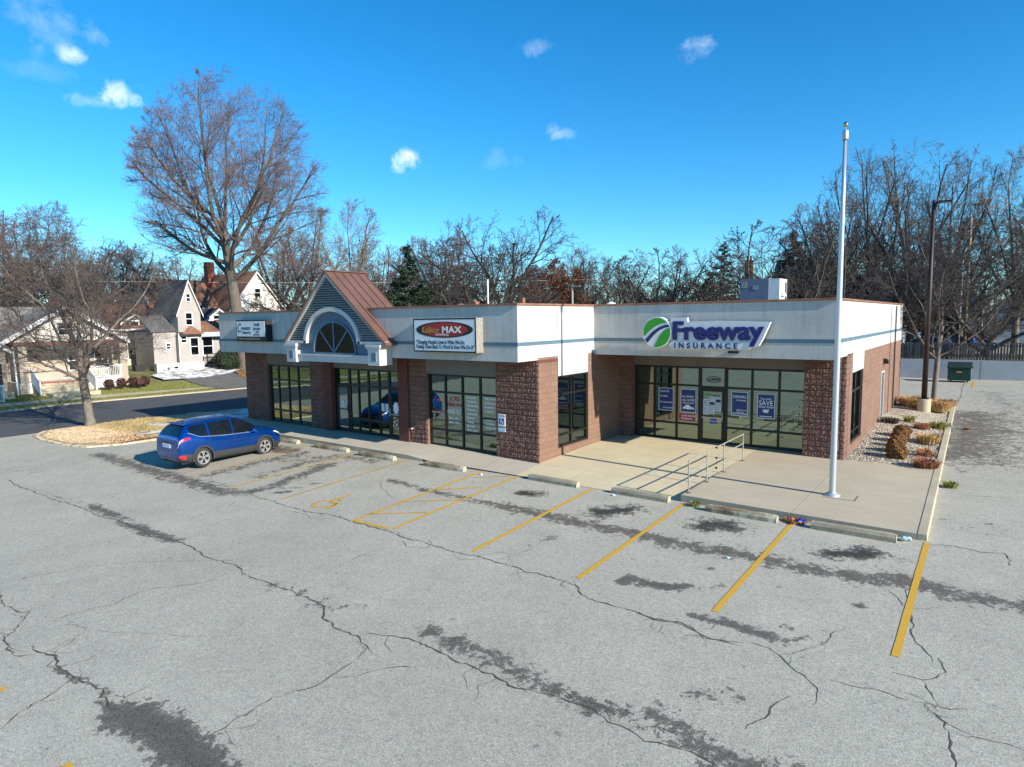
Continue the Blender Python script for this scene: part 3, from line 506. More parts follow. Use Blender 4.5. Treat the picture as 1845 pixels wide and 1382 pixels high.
# tufts, pebbles, blades: uncountable ground cover
def tris(name,mat,n,pf,size,lab,up=.9,wide=.02,kind='stuff'):
    V=np.zeros((n,3,3))
    for i in range(n):
        x,y,z=pf(); h=size*random.uniform(.5,1.3); a=random.uniform(0,6.28); l=random.uniform(0,.7); w=wide*random.uniform(.6,1.4)
        V[i,0]=(x-w*math.sin(a),y+w*math.cos(a),z);V[i,1]=(x+w*math.sin(a),y-w*math.cos(a),z);V[i,2]=(x+l*h*math.cos(a),y+l*h*math.sin(a),z+h*up)
    me=bpy.data.meshes.new(name); me.from_pydata(V.reshape(-1,3).tolist(),[],np.arange(n*3).reshape(-1,3).tolist())
    return tag(link(name,me,mat),lab,name.replace('_',' '),kind=kind)
def inpoly(x,y,p):
    r=False;j=len(p)-1
    for i in range(len(p)):
        if (p[i][1]>y)!=(p[j][1]>y) and x<(p[j][0]-p[i][0])*(y-p[i][1])/(p[j][1]-p[i][1])+p[i][0]: r=not r
        j=i
    return r
def rp(poly,zf):
    xs=[p[0] for p in poly];yy=[p[1] for p in poly]
    def f():
        while 1:
            x=random.uniform(min(xs),max(xs));y=random.uniform(min(yy),max(yy))
            if inpoly(x,y,poly): return x,y,zf(x,y)
    return f
tris('verge_grass_blades','verge_blade',9000,rp([(-27.6,-4.6),(-22,-4.4),(-20.2,-4.4),(-19.4,-1.8),(-23.4,-.8),(-26.8,-1.5)],G(.08)),.10,'straw coloured grass blades on the verge under the street tree',wide=.014)
tris('dry_leaves','leaf_pale',9000,rp([(-28,-6.1),(-26,-7.1),(-22.6,-7.0),(-20.2,-5.9),(-20,-4.3),(-22,-4.3),(-24,-3.6),(-27,-3.6)],G(.09)),.09,'pale dry leaves and wood chips spread under the street tree',up=.35,wide=.035)
tris('rust_leaves','leaf_rust',1500,rp([(-22.5,-6.2),(-19.9,-5.7),(-19.6,-4.2),(-21.8,-4.6)],G(.09)),.08,'rust coloured dead leaves drifted at the kerb behind the car',up=.35,wide=.035)
tris('fallen_leaves','leaf_rust',2500,rp([(-43.5,14.5),(-48,16.2),(-50,20),(-47,24),(-41,20),(-40.5,15.5)],fz(.16)),.14,'rust coloured fallen leaves around the foot of the tallest tree',up=.4,wide=.05)
tris('lawn_grass_blades','straw_green',14000,rp(farpoly(-8,16,.4,7),fz(.05)),.12,'short green grass blades on the lawns across the street',wide=.02)
def pebbles(n,poly,zf,name,lab):
    mb=MB(); g=rp(poly,zf)
    for i in range(n):
        x,y,z=g(); s=random.uniform(.018,.045); a=random.uniform(0,3); c,d=math.cos(a)*s,math.sin(a)*s
        mb.add([(x+c,y+d,z),(x-d*.8,y+c*.8,z),(x-c,y-d,z),(x+d*.8,y-c*.8,z),(x,y,z+s*.8)],[(0,1,4),(1,2,4),(2,3,4),(3,0,4)])
    return tag(mb.build(name,'gravel'),lab,'gravel',kind='stuff')
pebbles(6500,[(8.9,6.1),(11.5,6.1),(11.35,15.6),(8.9,15.6)],bedz,'loose_gravel','pale loose stones scattered over the landscape bed beside the building')
# ------------------------------------------------------------------ the shop building
B=thing('commercial_building','long single storey shop building with pale stucco band, block piers and a copper gable','building',(-5,5,0))
ZT,ZS=5.54,3.62
def P(name,mb,mat,parent=None,**k): return mb.build(name,mat,parent or B,**k)
core=MB(); core.box(-18.6,-.62,.75,22.4,-.4,5.0); core.box(-.62,8.6,7.0,22.4,-.4,5.0); P('wall_core',core,'soffit_panel')
sw=MB()  # right side wall of block, with openings for the window and door
X=8.83
for y0,y1,z0,z1 in ((9.55,14.9,-.3,3.66),(15.78,22.5,-.3,3.66),(14.9,15.78,2.42,3.66),(7.15,9.55,-.3,.31)): sw.box(X-.3,X,y0,y1,z0,z1)
sw.box(-18.7,X,22.3,22.5,-.3,3.66); sw.box(-18.72,-18.4,.5,22.3,-.3,3.66)
P('side_wall',sw,'cmu_smooth')
rw=MB(); rw.box(-.3,0,3.5,6.2,-.35,3.7); rw.box(-.3,0,1.26,3.5,-.35,.24); P('return_wall',rw,'cmu_smooth')
rw=MB(); rw.box(0,.56,6.17,6.6,-.2,3.7); P('recess_wall',rw,'cmu')  # darker block colour paints in the shade of the recess
def pier(x0,x1,y0,y1,z0,z1,mat='cmu'):
    m=MB(); m.box(x0,x1,y0,y1,z0,z1)
    if mat=='cmu':      # split faces: the front is really rough
        nx=max(4,int((x1-x0)/.036)); nz=int((z1+.05)/.036); vs=[]; rr=random.Random(int((x0+40)*100))
        for j in range(nz+1):
            for i in range(nx+1):
                X=x0+(x1-x0)*i/nx; Z=-.05+(z1+.05)*j/nz; u=(X-x0)%.2; w=Z%.2
                ed=min(u,.2-u,w,.2-w); d=0 if (i in(0,nx)) else (rr.uniform(.0,.034) if ed>.018 else 0.)
                vs.append((X,y0-.004-d,Z))
        m.add(vs,[(j*(nx+1)+i,j*(nx+1)+i+1,(j+1)*(nx+1)+i+1,(j+1)*(nx+1)+i) for j in range(nz) for i in range(nx)])
        p=P('pier',m,mat); s=MB(); s.box(x1,x1+.006,y0+(.02 if x1<5 else .62),y1-.02,max(z0,-.3),z1-.02); s.build('sunlit_side','cmu_smooth',p); return p  # thin side sheet: the sunlit look is put into a lighter block colour
    return P('pier',m,mat)
for a in ((-18.7,-16.72,0,.7,-.3,3.7),(-13.2,-12.05,0,.7,-.3,3.7),(-6.5,-5.5,0,.7,-.4,3.7),(-1.93,0,0,1.26,-.4,3.7),(7.47,8.83,5.95,7.15,-.2,3.7)): pier(*a)
pier(-12.05,-11.5,-.1,.7,-.3,3.7,'brick_dark'); pier(-7.08,-6.5,-.1,.7,-.3,3.7,'brick_dark')
# stucco bands
fs=MB(); fs.box(-18.87,0,-1.225,-.9,ZS,ZT); fs.box(-18.87,-18.6,-.9,22.5,ZS,ZT); fs.box(-.3,-.002,-.9,3.98,ZS,ZT); fs.box(-.28,0,1.29,3.52,2.95,ZS); fs.box(-.3,8.83,3.98,4.3,ZS,ZT); fs.box(8.5,8.83,4.3,22.5,ZS+.04,ZT)
fs.box(-18.6,8.5,22.2,22.5,ZS,ZT)
fs.box(8.55,8.84,7.1,9.6,2.98,ZS+.06)
P('stucco_band',fs,'stucco')
sf=MB(); sf.box(-18.6,-.02,-.9,.02,ZS+.01,ZS+.08); sf.box(.02,8.5,4.3,6.7,ZS+.01,ZS+.08); P('soffit',sf,'soffit_panel')
bs=MB(); bs.box(-18.89,.015,-1.237,-1.2,4.16,4.285); bs.box(-.01,.012,-1.2,3.98,4.16,4.285); bs.box(0,8.845,3.967,4.0,4.16,4.285); bs.box(8.82,8.843,3.99,22.51,4.16,4.285); P('blue_stripe',bs,'blue_trim')
jn=MB(); jn.box(-.01,.004,1.275,1.29,2.95,5.5); P('joint_shadow_line',jn,'blue_trim')  # dark strip for the panel joint, also painting the flagpole's shadow line
cp=MB()
cp.box(-18.92,.05,-1.28,-.85,ZT,ZT+.07); cp.box(-.35,.05,-.85,3.93,ZT,ZT+.07); cp.box(-.35,8.88,3.93,4.35,ZT+.002,ZT+.072); cp.box(8.45,8.88,4.35,22.5,ZT,ZT+.07); cp.box(-18.92,-18.55,-.85,22.5,ZT,ZT+.07); cp.box(-18.92,8.88,22.5,22.6,ZT,ZT+.07)
P('coping',cp,'copper',bevel=.01)
rf=MB(); rf.box(-18.6,-.3,-.9,22.2,4.95,5.05); rf.box(-.3,8.5,4.3,22.2,4.951,5.051); P('flat_roof',rf,'drive')
# header panels over the glass
for q in ((-16.72,-13.2,.0,.2,2.97,3.66),(-11.5,-7.08,.05,.25,2.97,3.66),(-5.5,-1.93,.0,.25,2.94,3.66),(.56,7.47,6.45,6.8,3.07,3.66)): hd=MB(); hd.box(*q); P('header_panel',hd,'soffit_panel')
tb=MB(); tb.box(-.31,.012,0.02,1.24,3.50,3.615); P('block_trim',tb,'brick_dark')
# glazing
def glazing(a0,a1,zs,verts,d,axis='x',skip=(),bar=.08,depth=.11,gl='glass',base=0.):
    # frame in plane y=d (axis x) or x=d (axis y); zs = levels
    fr=MB(); pn=MB()
    def bx(m,u0,u1,z0,z1,o0,o1):
        if axis=='x': m.box(u0,u1,d+o0,d+o1,z0,z1)
        else: m.box(d-o1,d-o0,u0,u1,z0,z1)
    vv=[a0]+verts+[a1]
    for i,u in enumerate(vv):
        o=bar if i in(0,len(vv)-1) else bar
        u0=u if i==0 else (u-bar if i==len(vv)-1 else u-bar/2); bx(fr,u0,u0+bar,zs[0],zs[-1],0,depth)
    for j,z in enumerate(zs):
        for i,(u,w) in enumerate(zip(vv,vv[1:])):
            if (i,j) in skip: continue
            z0=z if j==0 else (z-bar if j==len(zs)-1 else z-bar/2)
            bx(fr,u+bar*.4,w-bar*.4,z0,z0+bar,.003,depth-.003)
    f=P('window',fr,'alu')
    bx(pn,a0+.01,a1-.01,zs[0]+.01,zs[-1]-.01,.045,.06); pn.build('pane',gl,f)
    return f
glazing(-16.66,-13.22,[.04,.66,2.2,2.96],[-15.95,-15.1,-14.3],.10)
glazing(-10.5,-7.85,[.06,.69,2.2,2.96],[-9.87,-9.2,-8.5],.12,skip=())
glazing(-5.5,-1.95,[.0,.68,2.2,2.93],[-4.6,-3.7,-2.8],.12)
glazing(.6,3.44,[.0,.69,2.28,3.06],[1.46,2.44],6.54)
glazing(4.46,7.46,[.0,.67,2.26,3.06],[5.48,6.48],6.54)
glazing(1.27,3.5,[.25,.70,2.24,2.95],[2.31],-.06,axis='y',gl='glass_dark')
glazing(7.17,9.53,[.31,.70,2.24,2.99],[8.3],8.76,axis='y',gl='glass_dark')
fr=MB(); fr.box(-2.8,-1.95,.118,.228,1.28,1.34); P('mullion',fr,'alu')
def door(x0,x1,z0,z1,y,gl,zt,hinge=1):
    tr=MB(); tr.box(x0,x0+.05,y,y+.11,z1,zt); tr.box(x1-.05,x1,y,y+.11,z1,zt); tr.box(x0+.05,x1-.05,y,y+.11,zt-.05,zt); tr.box(x0+.05,x1-.05,y-.001,y+.11,z1,z1+.09); tr.box(x0,x0+.04,y,y+.11,z0,z1); tr.box(x1-.04,x1,y,y+.11,z0,z1)
    t=P('transom_window',tr,'alu'); p=MB(); p.box(x0+.03,x1-.03,y+.045,y+.06,z1+.05,zt-.02); p.build('pane','glass',t)
    d=MB(); a,b=x0+.045,x1-.045
    d.box(a,a+.085,y-.012,y+.045,z0+.01,z1-.006); d.box(b-.085,b,y-.012,y+.045,z0+.01,z1-.006); d.box(a+.085,b-.085,y-.01,y+.043,z1-.12,z1-.006); d.box(a+.085,b-.085,y-.01,y+.043,z0+.01,z0+.17)
    dd=P('door',d,'alu'); p=MB(); p.box(a+.07,b-.07,y+.01,y+.02,z0+.15,z1-.1); p.build('pane',gl,dd)
    h=MB(); hx=b-.04 if hinge>0 else a+.04; h.path([(hx,y-.012,z0+.92),(hx,y-.07,z0+.95),(hx,y-.07,z0+1.25),(hx,y-.012,z0+1.28)],.014,6); h.box(a+.05,b-.05,y-.03,y-.012,z0+1.0,z0+1.04); h.build('handle','alu' if gl!='glass' else 'steel',dd)
door(3.44,4.46,.0,2.2,6.54,'glass',3.06,1)
door(-11.5,-10.5,.05,2.18,.12,'doorglass',2.96,1)
door(-7.85,-7.08,.05,2.18,.12,'glass',2.96,-1)
sd=MB(); sd.box(8.66,8.72,14.94,15.74,.24,2.38); s=P('door',sd,'lamp_bronze'); k=MB(); k.sphere((8.75,15.05,1.2),.035,6); k.build('handle','steel',s)
s['label']='solid brown steel door in the side wall'
k=MB(); k.box(8.7,8.845,14.88,14.945,.2,2.44); k.box(8.7,8.845,15.735,15.8,.2,2.44); k.box(8.7,8.843,14.945,15.735,2.38,2.44); P('door_frame',k,'white')
for y,z0 in ((15.47,2.78),):
    l=MB(); l.prism([(8.83,y-.16,z0),(9.05,y-.16,z0+.02),(9.0,y-.16,z0+.2),(8.83,y-.16,z0+.24)],(0,.32,0)); w=P('wall_lamp',l,'lamp_bronze'); p=MB(); p.box(8.86,9.02,y-.13,y+.13,z0-.004,z0+.01); p.build('lens','clearlens',w)
for y,r in ((17.3,.012),(19.1,.022)):
    l=MB(); l.tube((8.87,y,.25),(8.87,y,5.45),r,r,8); P('downspout',l,'lamp_bronze')
l=MB(); l.sphere((-7.75,-.0,3.33),.07,8); l.tube((-7.75,0,3.33),(-7.75,.1,3.4),.02); P('security_camera',l,'white')
for (x,y) in ((-6.28,-.02),):
    l=MB(); l.tube((x,y,.62),(x,y-.13,.62),.03); l.sphere((x,y-.13,.62),.045,6); P('hose_tap',l,'steel')
# copper gable
gy=-1.75; GA=thing; gx=-9.28; ax_,az=-9.38,7.13; lx,rx=-12.42,-5.86; ez=4.2
gb=MB()
# blue body under the louvred pediment
gb.box(-11.5,-6.85,gy+.12,-1.2,3.42,4.17)
arcx,arcz,ar=-9.2,3.9,1.75
pts=[(arcx+ar*math.cos(t),gy+.10,4.165+1.42*math.sin(t)) for t in np.linspace(0,math.pi,25)]
gb.prism(pts,(0,.4,0)); P('gable_wall',gb,'gable_blue')
# pediment with semicircular cut: strips between slope and arch
def slope_x(z,side): t=(z-ez)/(az-ez); return (rx+(ax_-rx)*t) if side>0 else (lx+(ax_-lx)*t)
lv=MB(); lg=MB(); zz=ez+.02
while zz<az-.15:
    z1=zz+.095; zm=(zz+z1)/2; xl,xr=slope_x(zz,-1)+.1,slope_x(zz,1)-.1; segs=[]
    if zm<4.165+1.42*1.0:
        k=max(0,1-((zm-4.165)/1.42)**2); hw=ar*math.sqrt(k); segs=[(xl,arcx-hw),(arcx+hw,xr)]
    else: segs=[(xl,xr)]
    for a,b in segs:
        if b-a>.03: lv.prism([(a,gy+.10,zz+.045),(a,gy-.0,zz+.03),(a,gy-.0,zz+.045),(a,gy+.10,z1+.005)],(b-a,0,0)); lg.box(a,b,gy+.085,gy+.14,zz,z1)
    zz=z1
P('louvre',lv,'louver'); P('louvre_backing',lg,'louver_gap_shade')
am=MB()
th=np.linspace(0,math.pi,29)
for t0,t1 in zip(th,th[1:]):
    q=[(arcx+(ar+o)*math.cos(t),gy+f,4.165+(1.42+o)*math.sin(t)) for t,o,f in ((t0,-.09,-.06),(t0,.09,-.06),(t1,.09,-.06),(t1,-.09,-.06))]
    am.prism(q,(0,.2,0))
am.box(lx+.05,arcx-ar+.05,gy-.06,gy+.14,ez-.04,ez+.07); am.box(arcx+ar-.05,rx-.05,gy-.06,gy+.14,ez-.04,ez+.07)
for s in (-1,1):
    x0=rx if s>0 else lx; am.prism([(x0,gy-.05,ez),(x0-s*.17,gy-.05,ez),(ax_,gy-.05,az-.19),(ax_,gy-.05,az-.02)],(0,.18,0))
P('arch_moulding',am,'white_trim')
rp_=MB()
for s in (-1,1):
    x0=rx if s>0 else lx
    rp_.prism([(x0+s*.05,gy-.12,ez-.03),(ax_,gy-.12,az+.03),(ax_,gy-.12,az-.02),(x0+s*.02,gy-.12,ez-.09)],(0,2.15,0))
    L=math.hypot(x0-ax_,az-ez)
    for k in range(6):
        y=gy-.1+k*.42; rp_.prism([(x0+s*.05,y,ez-.02),(ax_,y,az+.035),(ax_,y,az+.075),(x0+s*.05,y,ez+.02)],(0,.025,0))
rp_.box(ax_-.09,ax_+.09,gy-.14,.42,az+.03,az+.06)
P('gable_roof',rp_,'copper_roof')
bk=MB(); bk.prism([(lx,.3,ez),(rx,.3,ez),(ax_,.3,az-.05)],(0,.08,0)); P('gable_back',bk,'louver')
# arched window
aw=MB(); wr=1.36; wc=arcx+.06; wz=3.78
aw.prism([(wc+wr*math.cos(t),gy+.09,wz+1.28*math.sin(t)) for t in np.linspace(0,math.pi,25)],(0,.006,0)); wn=P('arched_window',aw,'glass_arch')
af=MB()
for t0,t1 in zip(th,th[1:]):
    af.prism([(wc+(wr+o)*math.cos(t),gy+.05,wz+(1.28+o)*math.sin(t)) for t,o in ((t0,-.03),(t0,.05),(t1,.05),(t1,-.03))],(0,.05,0))
af.box(wc-wr-.05,wc+wr+.05,gy+.03,gy+.1,wz-.06,wz+.01)
for ang in (48,90,132):
    c,s=math.cos(R(ang)),math.sin(R(ang)); af.prism([(wc-.035*s,gy+.06,wz+.035*c),(wc+.035*s,gy+.06,wz-.035*c),(wc+wr*c+.035*s,gy+.06,wz+1.28*s-.035*c),(wc+wr*c-.035*s,gy+.06,wz+1.28*s+.035*c)],(0,.03,0))
af.build('window_frame','gable_blue',wn)
sb=MB(); sb.box(-11.5,-6.75,gy+.02,-1.2,3.38,3.70); sb.box(-11.5,-6.75,gy-.03,gy+.02,3.64,3.71); P('sill_beam',sb,'white_trim')
for x0 in (-12.2,-6.82):
    c=MB(); c.box(x0,x0+.66,gy-.12,-1.2,3.34,3.98); c.box(x0-.05,x0+.71,gy-.15,-1.2,3.98,4.05); c.box(x0-.1,x0+.76,gy-.18,-1.2,4.05,4.15)
    c.box(x0+.16,x0+.5,gy-.125,gy-.115,3.47,3.86); q=P('bracket',c,'white_trim',bevel=.008); k=MB(); k.box(x0+.2,x0+.46,gy-.13,gy-.1255,3.5,3.83); k.build('inset_panel','gable_blue',q)
# roof fittings
l=MB(); l.tube((-8.8,6,5),(-8.8,6,5.75),.18,.18,10); l.lathe([(.26,5.72),(.3,5.8),(.02,5.9)],(-8.8,6,0),12); P('roof_vent',l,'copper')
for x,y,r,h in ((-6.2,4,.14,.9),(-5.7,7,.1,1.1)):
    l=MB(); l.box(x-r,x+r,y-r,y+r,5,5+h); P('roof_flue',l,'copper')
l=MB(); l.lathe([(.3,5.0),(.3,5.6),(.42,5.64),(.02,5.85)],(-1.9,9,0),14); P('roof_vent',l,'white')
l=MB(); l.lathe([(.12,5.0),(.12,5.66),(.16,5.68),(.02,5.78)],(-7.2,12,0),10); P('roof_vent',l,'white')
H=thing('rooftop_air_conditioner','grey boxy air conditioning unit with a white end standing on the flat roof','air conditioner',(3.6,14.7,5.05))
m=MB(); m.box(2.62,4.0,14,15.4,5.15,6.86); m.build('casing','carpaint2' and mk('hvac_grey',(.16,.19,.25),(.13,.155,.21),2,.6),H,bevel=.01)
m=MB(); m.box(4.0,4.5,14.02,15.38,5.15,6.84); m.build('end_panel','white',H)
m=MB(); m.prism([(4.502,14.3,6.3),(4.62,14.3,6.0),(4.502,14.3,6.0)],(0,.6,0)); m.build('intake_hood','white',H)
m=MB(); m.box(4.501,4.506,15.02,15.3,5.4,6.7); m.build('louvre_grille','black',H)
m=MB(); m.box(2.55,4.55,13.95,15.45,5.05,5.15); m.build('base_curb','galv',H)
for q in ((2.7,2.95,13.985,13.998,6.45,6.75),(3.25,3.5,13.985,13.998,6.35,6.55)): m=MB(); m.box(*q); m.build('data_plate','galv',H)
m=MB(); m.path([(3.6,13.95,5.2),(3.6,13.9,5.5),(3.45,13.9,5.5),(3.45,13.95,5.3)],.03,6); m.build('pipe','white',H)
# satellite-like bits on roof rear
l=MB(); l.box(-3.4,-1.0,16,17,5.05,5.62); tag(P('roof_hatch',l,'litter_cyan'),None)
# ------------------------------------------------------------------ signs
S1=thing('box_sign','small light blue box sign reading Family Services on the far left stucco band','sign',(-15.4,-1.4,4.2))
m=MB(); m.box(-16.72,-14.2,-1.55,-1.226,4.2,5.2); m.build('cabinet','black',S1)
m=MB(); m.box(-16.66,-14.3,-1.562,-1.5505,4.42,5.14); m.build('sign_face','whiteface',S1)
fy=-1.566
for s,sz,x,z,sh,sx in (('C',.62,-16.62,4.62,.2,.75),('revenson',.27,-16.28,4.74,.15,.8),('Centers, Inc.',.17,-16.2,4.56,.15,.85),('Family',.2,-15.15,4.93,0,.9),('Services',.2,-15.25,4.73,0,.9),('Youth',.12,-15.05,4.6,0,.9),('Adults & Family',.09,-15.25,4.48,0,.9)):
    text(s,sz,'ink','lettering',S1,(x,fy,z),shear=sh,sx=sx,extr=.002,bold=.004)
text('People are seeing Individual Growth',.13,'galv','lettering',S1,(-16.6,-1.553,4.28),extr=.002,sx=.98)
S2=thing('box_sign','large white box sign with a red and black oval reading LaborMAX staffing','sign',(-3,-1.4,3.92))
m=MB(); m.box(-4.53,-1.49,-1.6,-1.226,3.92,5.14); m.build('cabinet','galv',S2)
m=MB(); 
for b_ in ((-4.53,-1.49,3.92,3.97),(-4.53,-1.49,5.09,5.14),(-4.53,-4.48,3.97,5.09),(-1.54,-1.49,3.97,5.09)): m.box(b_[0],b_[1],-1.612,-1.6,b_[2],b_[3])
m.build('retainer','black',S2)
m=MB(); m.box(-4.48,-1.54,-1.608,-1.6,3.97,5.09); m.build('sign_face','whiteface',S2)
def ell(cx,cz,a,b,y,t=.004,n=48): return MB().prism([(cx+a*math.cos(k*2*math.pi/n),y,cz+b*math.sin(k*2*math.pi/n)) for k in range(n)],(0,t,0))
ell(-3.0,4.73,1.38,.29,-1.613).build('oval','black',S2)
ell(-3.0,4.73,1.12,.255,-1.617).build('oval','sign_red',S2)
text('Labor',.29,'sign_gold','lettering',S2,(-4.08,-1.621,4.63),extr=.002,bold=.008,sx=1.25,shear=.1)
text('MAX',.3,'white','lettering',S2,(-3.08,-1.623,4.63),extr=.002,bold=.014,sx=1.3,sp=1.15)
text('STAFFING',.12,'white','lettering',S2,(-3.4,-1.621,4.51),extr=.002,sx=1.2)
text('"Changing People\'s Lives Is What We Do,',.195,'ink','lettering',S2,(-4.4,-1.611,4.22),extr=.001,bold=.006,shear=.25,sx=.72)
text('Putting Them Back To Work Is How We Do It"',.195,'ink','lettering',S2,(-4.4,-1.611,4.05),extr=.001,bold=.006,shear=.25,sx=.735)
S3=thing('channel_letter_sign','raised blue and white sign reading Freeway Insurance with a green striped disc','sign',(4.6,3.8,4))
yb=3.66
bk=MB(); 
def outl(m,pts,y=yb,t=.16): m.prism([(x,y,z) for x,z in pts],(0,t,0))
outl(bk,[(3.36,5.04),(3.98,5.04),(4.0,4.90),(4.7,4.9),(5.0,4.92),(6.86,4.86),(6.62,4.28),(6.5,4.06),(6.36,3.99),(6.22,4.0),(6.16,4.12),(3.4,4.12),(3.34,4.5)])
outl(bk,[(3.5+.12*math.cos(t)-.06,4.045+.12*math.sin(t)) for t in np.linspace(math.pi*.5,math.pi*1.5,9)]+[(6.15+.12*math.cos(t),4.045+.12*math.sin(t)) for t in np.linspace(-math.pi*.5,math.pi*.5,9)],yb-.04,.2)
bk.build('backing','white',S3)
cx,cz,cr=2.85,4.51,.575
dk=ell(cx,cz,cr,cr,yb-.06,.22); dk.build('disc','white',S3)
def disc_band(f0,f1,mat,name='stripe'):
    # region of the disc between two arcs z=f(x)
    m=MB(); N=22; r=cr*.93; xs=np.linspace(-r*.985,r*.985,N); 
    for a,b in zip(xs,xs[1:]):
        q=[]
        for x in (a,b):
            h=math.sqrt(max(r*r-x*x,0)); lo=max(-h,min(h,f0(x))); hi=max(-h,min(h,f1(x))); q.append((x,lo,hi))
        if q[0][2]-q[0][1]<.002 and q[1][2]-q[1][1]<.002: continue
        m.prism([(cx+q[0][0],yb-.068,cz+q[0][1]),(cx+q[1][0],yb-.068,cz+q[1][1]),(cx+q[1][0],yb-.068,cz+q[1][2]),(cx+q[0][0],yb-.068,cz+q[0][2])],(0,.006,0))
    m.build(name,mat,S3)
cur=lambda k,o:(lambda x:o+.30-k*(x-.5)**2)
disc_band(lambda x:.36-.62*(x-.42)**2,lambda x:9,'green_sign')
disc_band(lambda x:.20-.80*(x-.5)**2,lambda x:.29-.68*(x-.46)**2,'navy')
disc_band(lambda x:-9,lambda x:.16-1.9*(x-.5)**2 if x<.5 else .16,'green_sign')
text('Freeway',.90,'navy','lettering',S3,(3.42,yb-.03,4.27),extr=.03,bold=.03,sx=1.045)
text('INSURANCE',.27,'navy','lettering',S3,(3.52,yb-.05,3.95),extr=.006,bold=.008,sp=1.75,sx=1.0)
m=MB(); m.box(5.4,5.75,3.86,3.98,3.78,3.86); m.build('junction_box','black',S3)
# ------------------------------------------------------------------ posters and window lettering
def poster(x0,x1,z0,z1,y,lab,items,mat='poster',border=True,cat='poster',grp=None):
    t=thing(cat,lab,cat,((x0+x1)/2,y,z0),grp)
    if border:
        m=MB(); m.box(x0-.03,x1+.03,y,y+.004,z0-.03,z1+.03); m.build('margin','paper',t)
    m=MB(); m.box(x0,x1,y-.003,y,z0,z1); m.build('sheet',mat,t)
    for s,sz,x,z,sx in items: text(s,sz,'lettering','lettering',t,(x,y-.006,z),extr=.001,sx=sx,bold=.002)
    return t
Y=6.572
poster(1.67,2.27,1.2,2.1,Y,'dark blue poster of lines of text, leftmost in the glass front',[('QUOTES',.1,1.71,1.95,1),('Se habla',.1,1.71,1.75,1),('No credit checks',.085,1.71,1.5,.9),('LOW RATES',.08,1.83,1.27,1)])
t=poster(2.64,3.24,1.18,2.1,Y,'blue poster with a white car drawn on it, left of the shop door',[('ALL DRIVERS',.1,2.68,1.78,.85),('ALL RATES',.13,2.68,1.63,.85),('SIGN UP NOW',.08,2.7,1.52,.9)])
m=MB(); m.prism([(2.7+.5*x,Y-.006,1.27+.5*z) for x,z in ((0,.08),(.02,.2),(.15,.25),(.25,.4),(.55,.42),(.7,.24),(.95,.2),(.98,.05),(.85,.04),(.8,.1),(.7,.04),(.3,.04),(.22,.1),(.14,.04))],(0,.002,0)); m.build('car_drawing','lettering',t)
poster(2.55,3.22,.8,1.1,Y-.006,'small crimson sign stuck below the white car poster',[('LOW DOWN',.1,2.66,.98,1),('PAYMENTS',.1,2.64,.86,1)],'poster_red',False)
poster(4.72,5.3,1.2,2.1,Y,'blue poster headed DRIVERS, right of the shop door',[('DRIVERS',.15,4.76,1.88,.9),('No license',.08,4.9,1.77,1),('SR22 forms',.08,4.9,1.38,1),('OK here',.08,4.9,1.29,1),('FREEWAY.COM',.09,4.74,1.23,.9)])
t=poster(5.71,6.31,1.18,2.08,Y,'blue poster with the big word SAVE, rightmost in the glass front',[('SAVE',.27,5.74,1.66,.88),('You could',.1,5.8,1.88,.95),('MORE TODAY',.1,5.74,1.56,.88)])
m=MB(); m.prism([(5.88+.3*x,Y-.006,1.36+.3*z) for x,z in ((0,.25),(.05,.35),(.15,.5),(.3,.45),(.45,.52),(.6,.45),(.85,.5),(.78,.3),(.66,.08),(.6,0),(.5,.05),(.35,.05),(.28,0),(.18,.1))],(0,.002,0)); m.build('piggy_drawing','lettering',t)
m=MB(); m.box(5.78,6.24,Y-.006,Y-.004,1.22,1.25); m.build('rule','lettering',t)
k=0
for (a,b,c,d,lab) in ((3.57,3.80,1.52,1.76,'white notice at the top left of the shop door glass'),(3.57,3.80,1.14,1.49,'tall white notice at the lower left of the shop door glass'),(3.83,4.05,1.17,1.5,'white notice in the middle of the shop door glass'),(4.08,4.29,1.30,1.62,'white notice at the right of the shop door glass'),(3.83,4.05,1.53,1.86,'dark blue headed notice in the middle of the shop door glass'),(4.08,4.29,1.64,1.86,'black and white notice at the top right of the shop door glass')):
    t=thing('notice',lab,'notice',((a+b)/2,6.53,c),'notices taped to the shop door'); m=MB(); m.box(a,b,6.543,6.548,c,d); m.build('sheet','paper',t)
    m=MB()
    for q in range(5): zz=d-.05-q*(d-c-.07)/5; m.box(a+.03,b-.03-(q%2)*.04,6.541,6.5425,zz-.012,zz)
    if k>=4: m.box(a+.01,b-.01,6.541,6.5425,c+.02,c+.12)
    m.build('print','ink',t); k+=1
t=thing('sticker','green and navy shop logo sticker above the notices on the glass door','sticker',(3.95,6.53,1.9)); m=MB(); m.prism([(3.62+.13*x,6.545,1.9+.12*z) for x,z in ((0,0),(.3,.8),(1,1.1),(1.4,.8),(1.2,.2),(.7,-.2))],(0,.003,0)); m.build('emblem','green_sign',t); text('Freeway',.12,'navy','lettering',t,(3.8,6.543,1.9),extr=.001,sx=1.1)
t=thing('sticker','blue square sticker at the bottom of the glass shop door','sticker',(3.95,6.53,.85)); m=MB(); m.box(3.86,4.12,6.543,6.547,.78,1.0); m.build('sheet','slate',t); text('PULL',.1,'lettering','lettering',t,(3.89,6.541,.85),extr=.001)
t=thing('neon_sign','unlit oval OPEN sign in the window above the shop door','sign',(3.95,6.53,2.5)); m=MB()
for q in range(16):
    a0,a1=q*math.pi/8,(q+1)*math.pi/8; m.tube((3.97+.28*math.cos(a0),6.57,2.56+.12*math.sin(a0)),(3.97+.28*math.cos(a1),6.57,2.56+.12*math.sin(a1)),.012,.012,5)
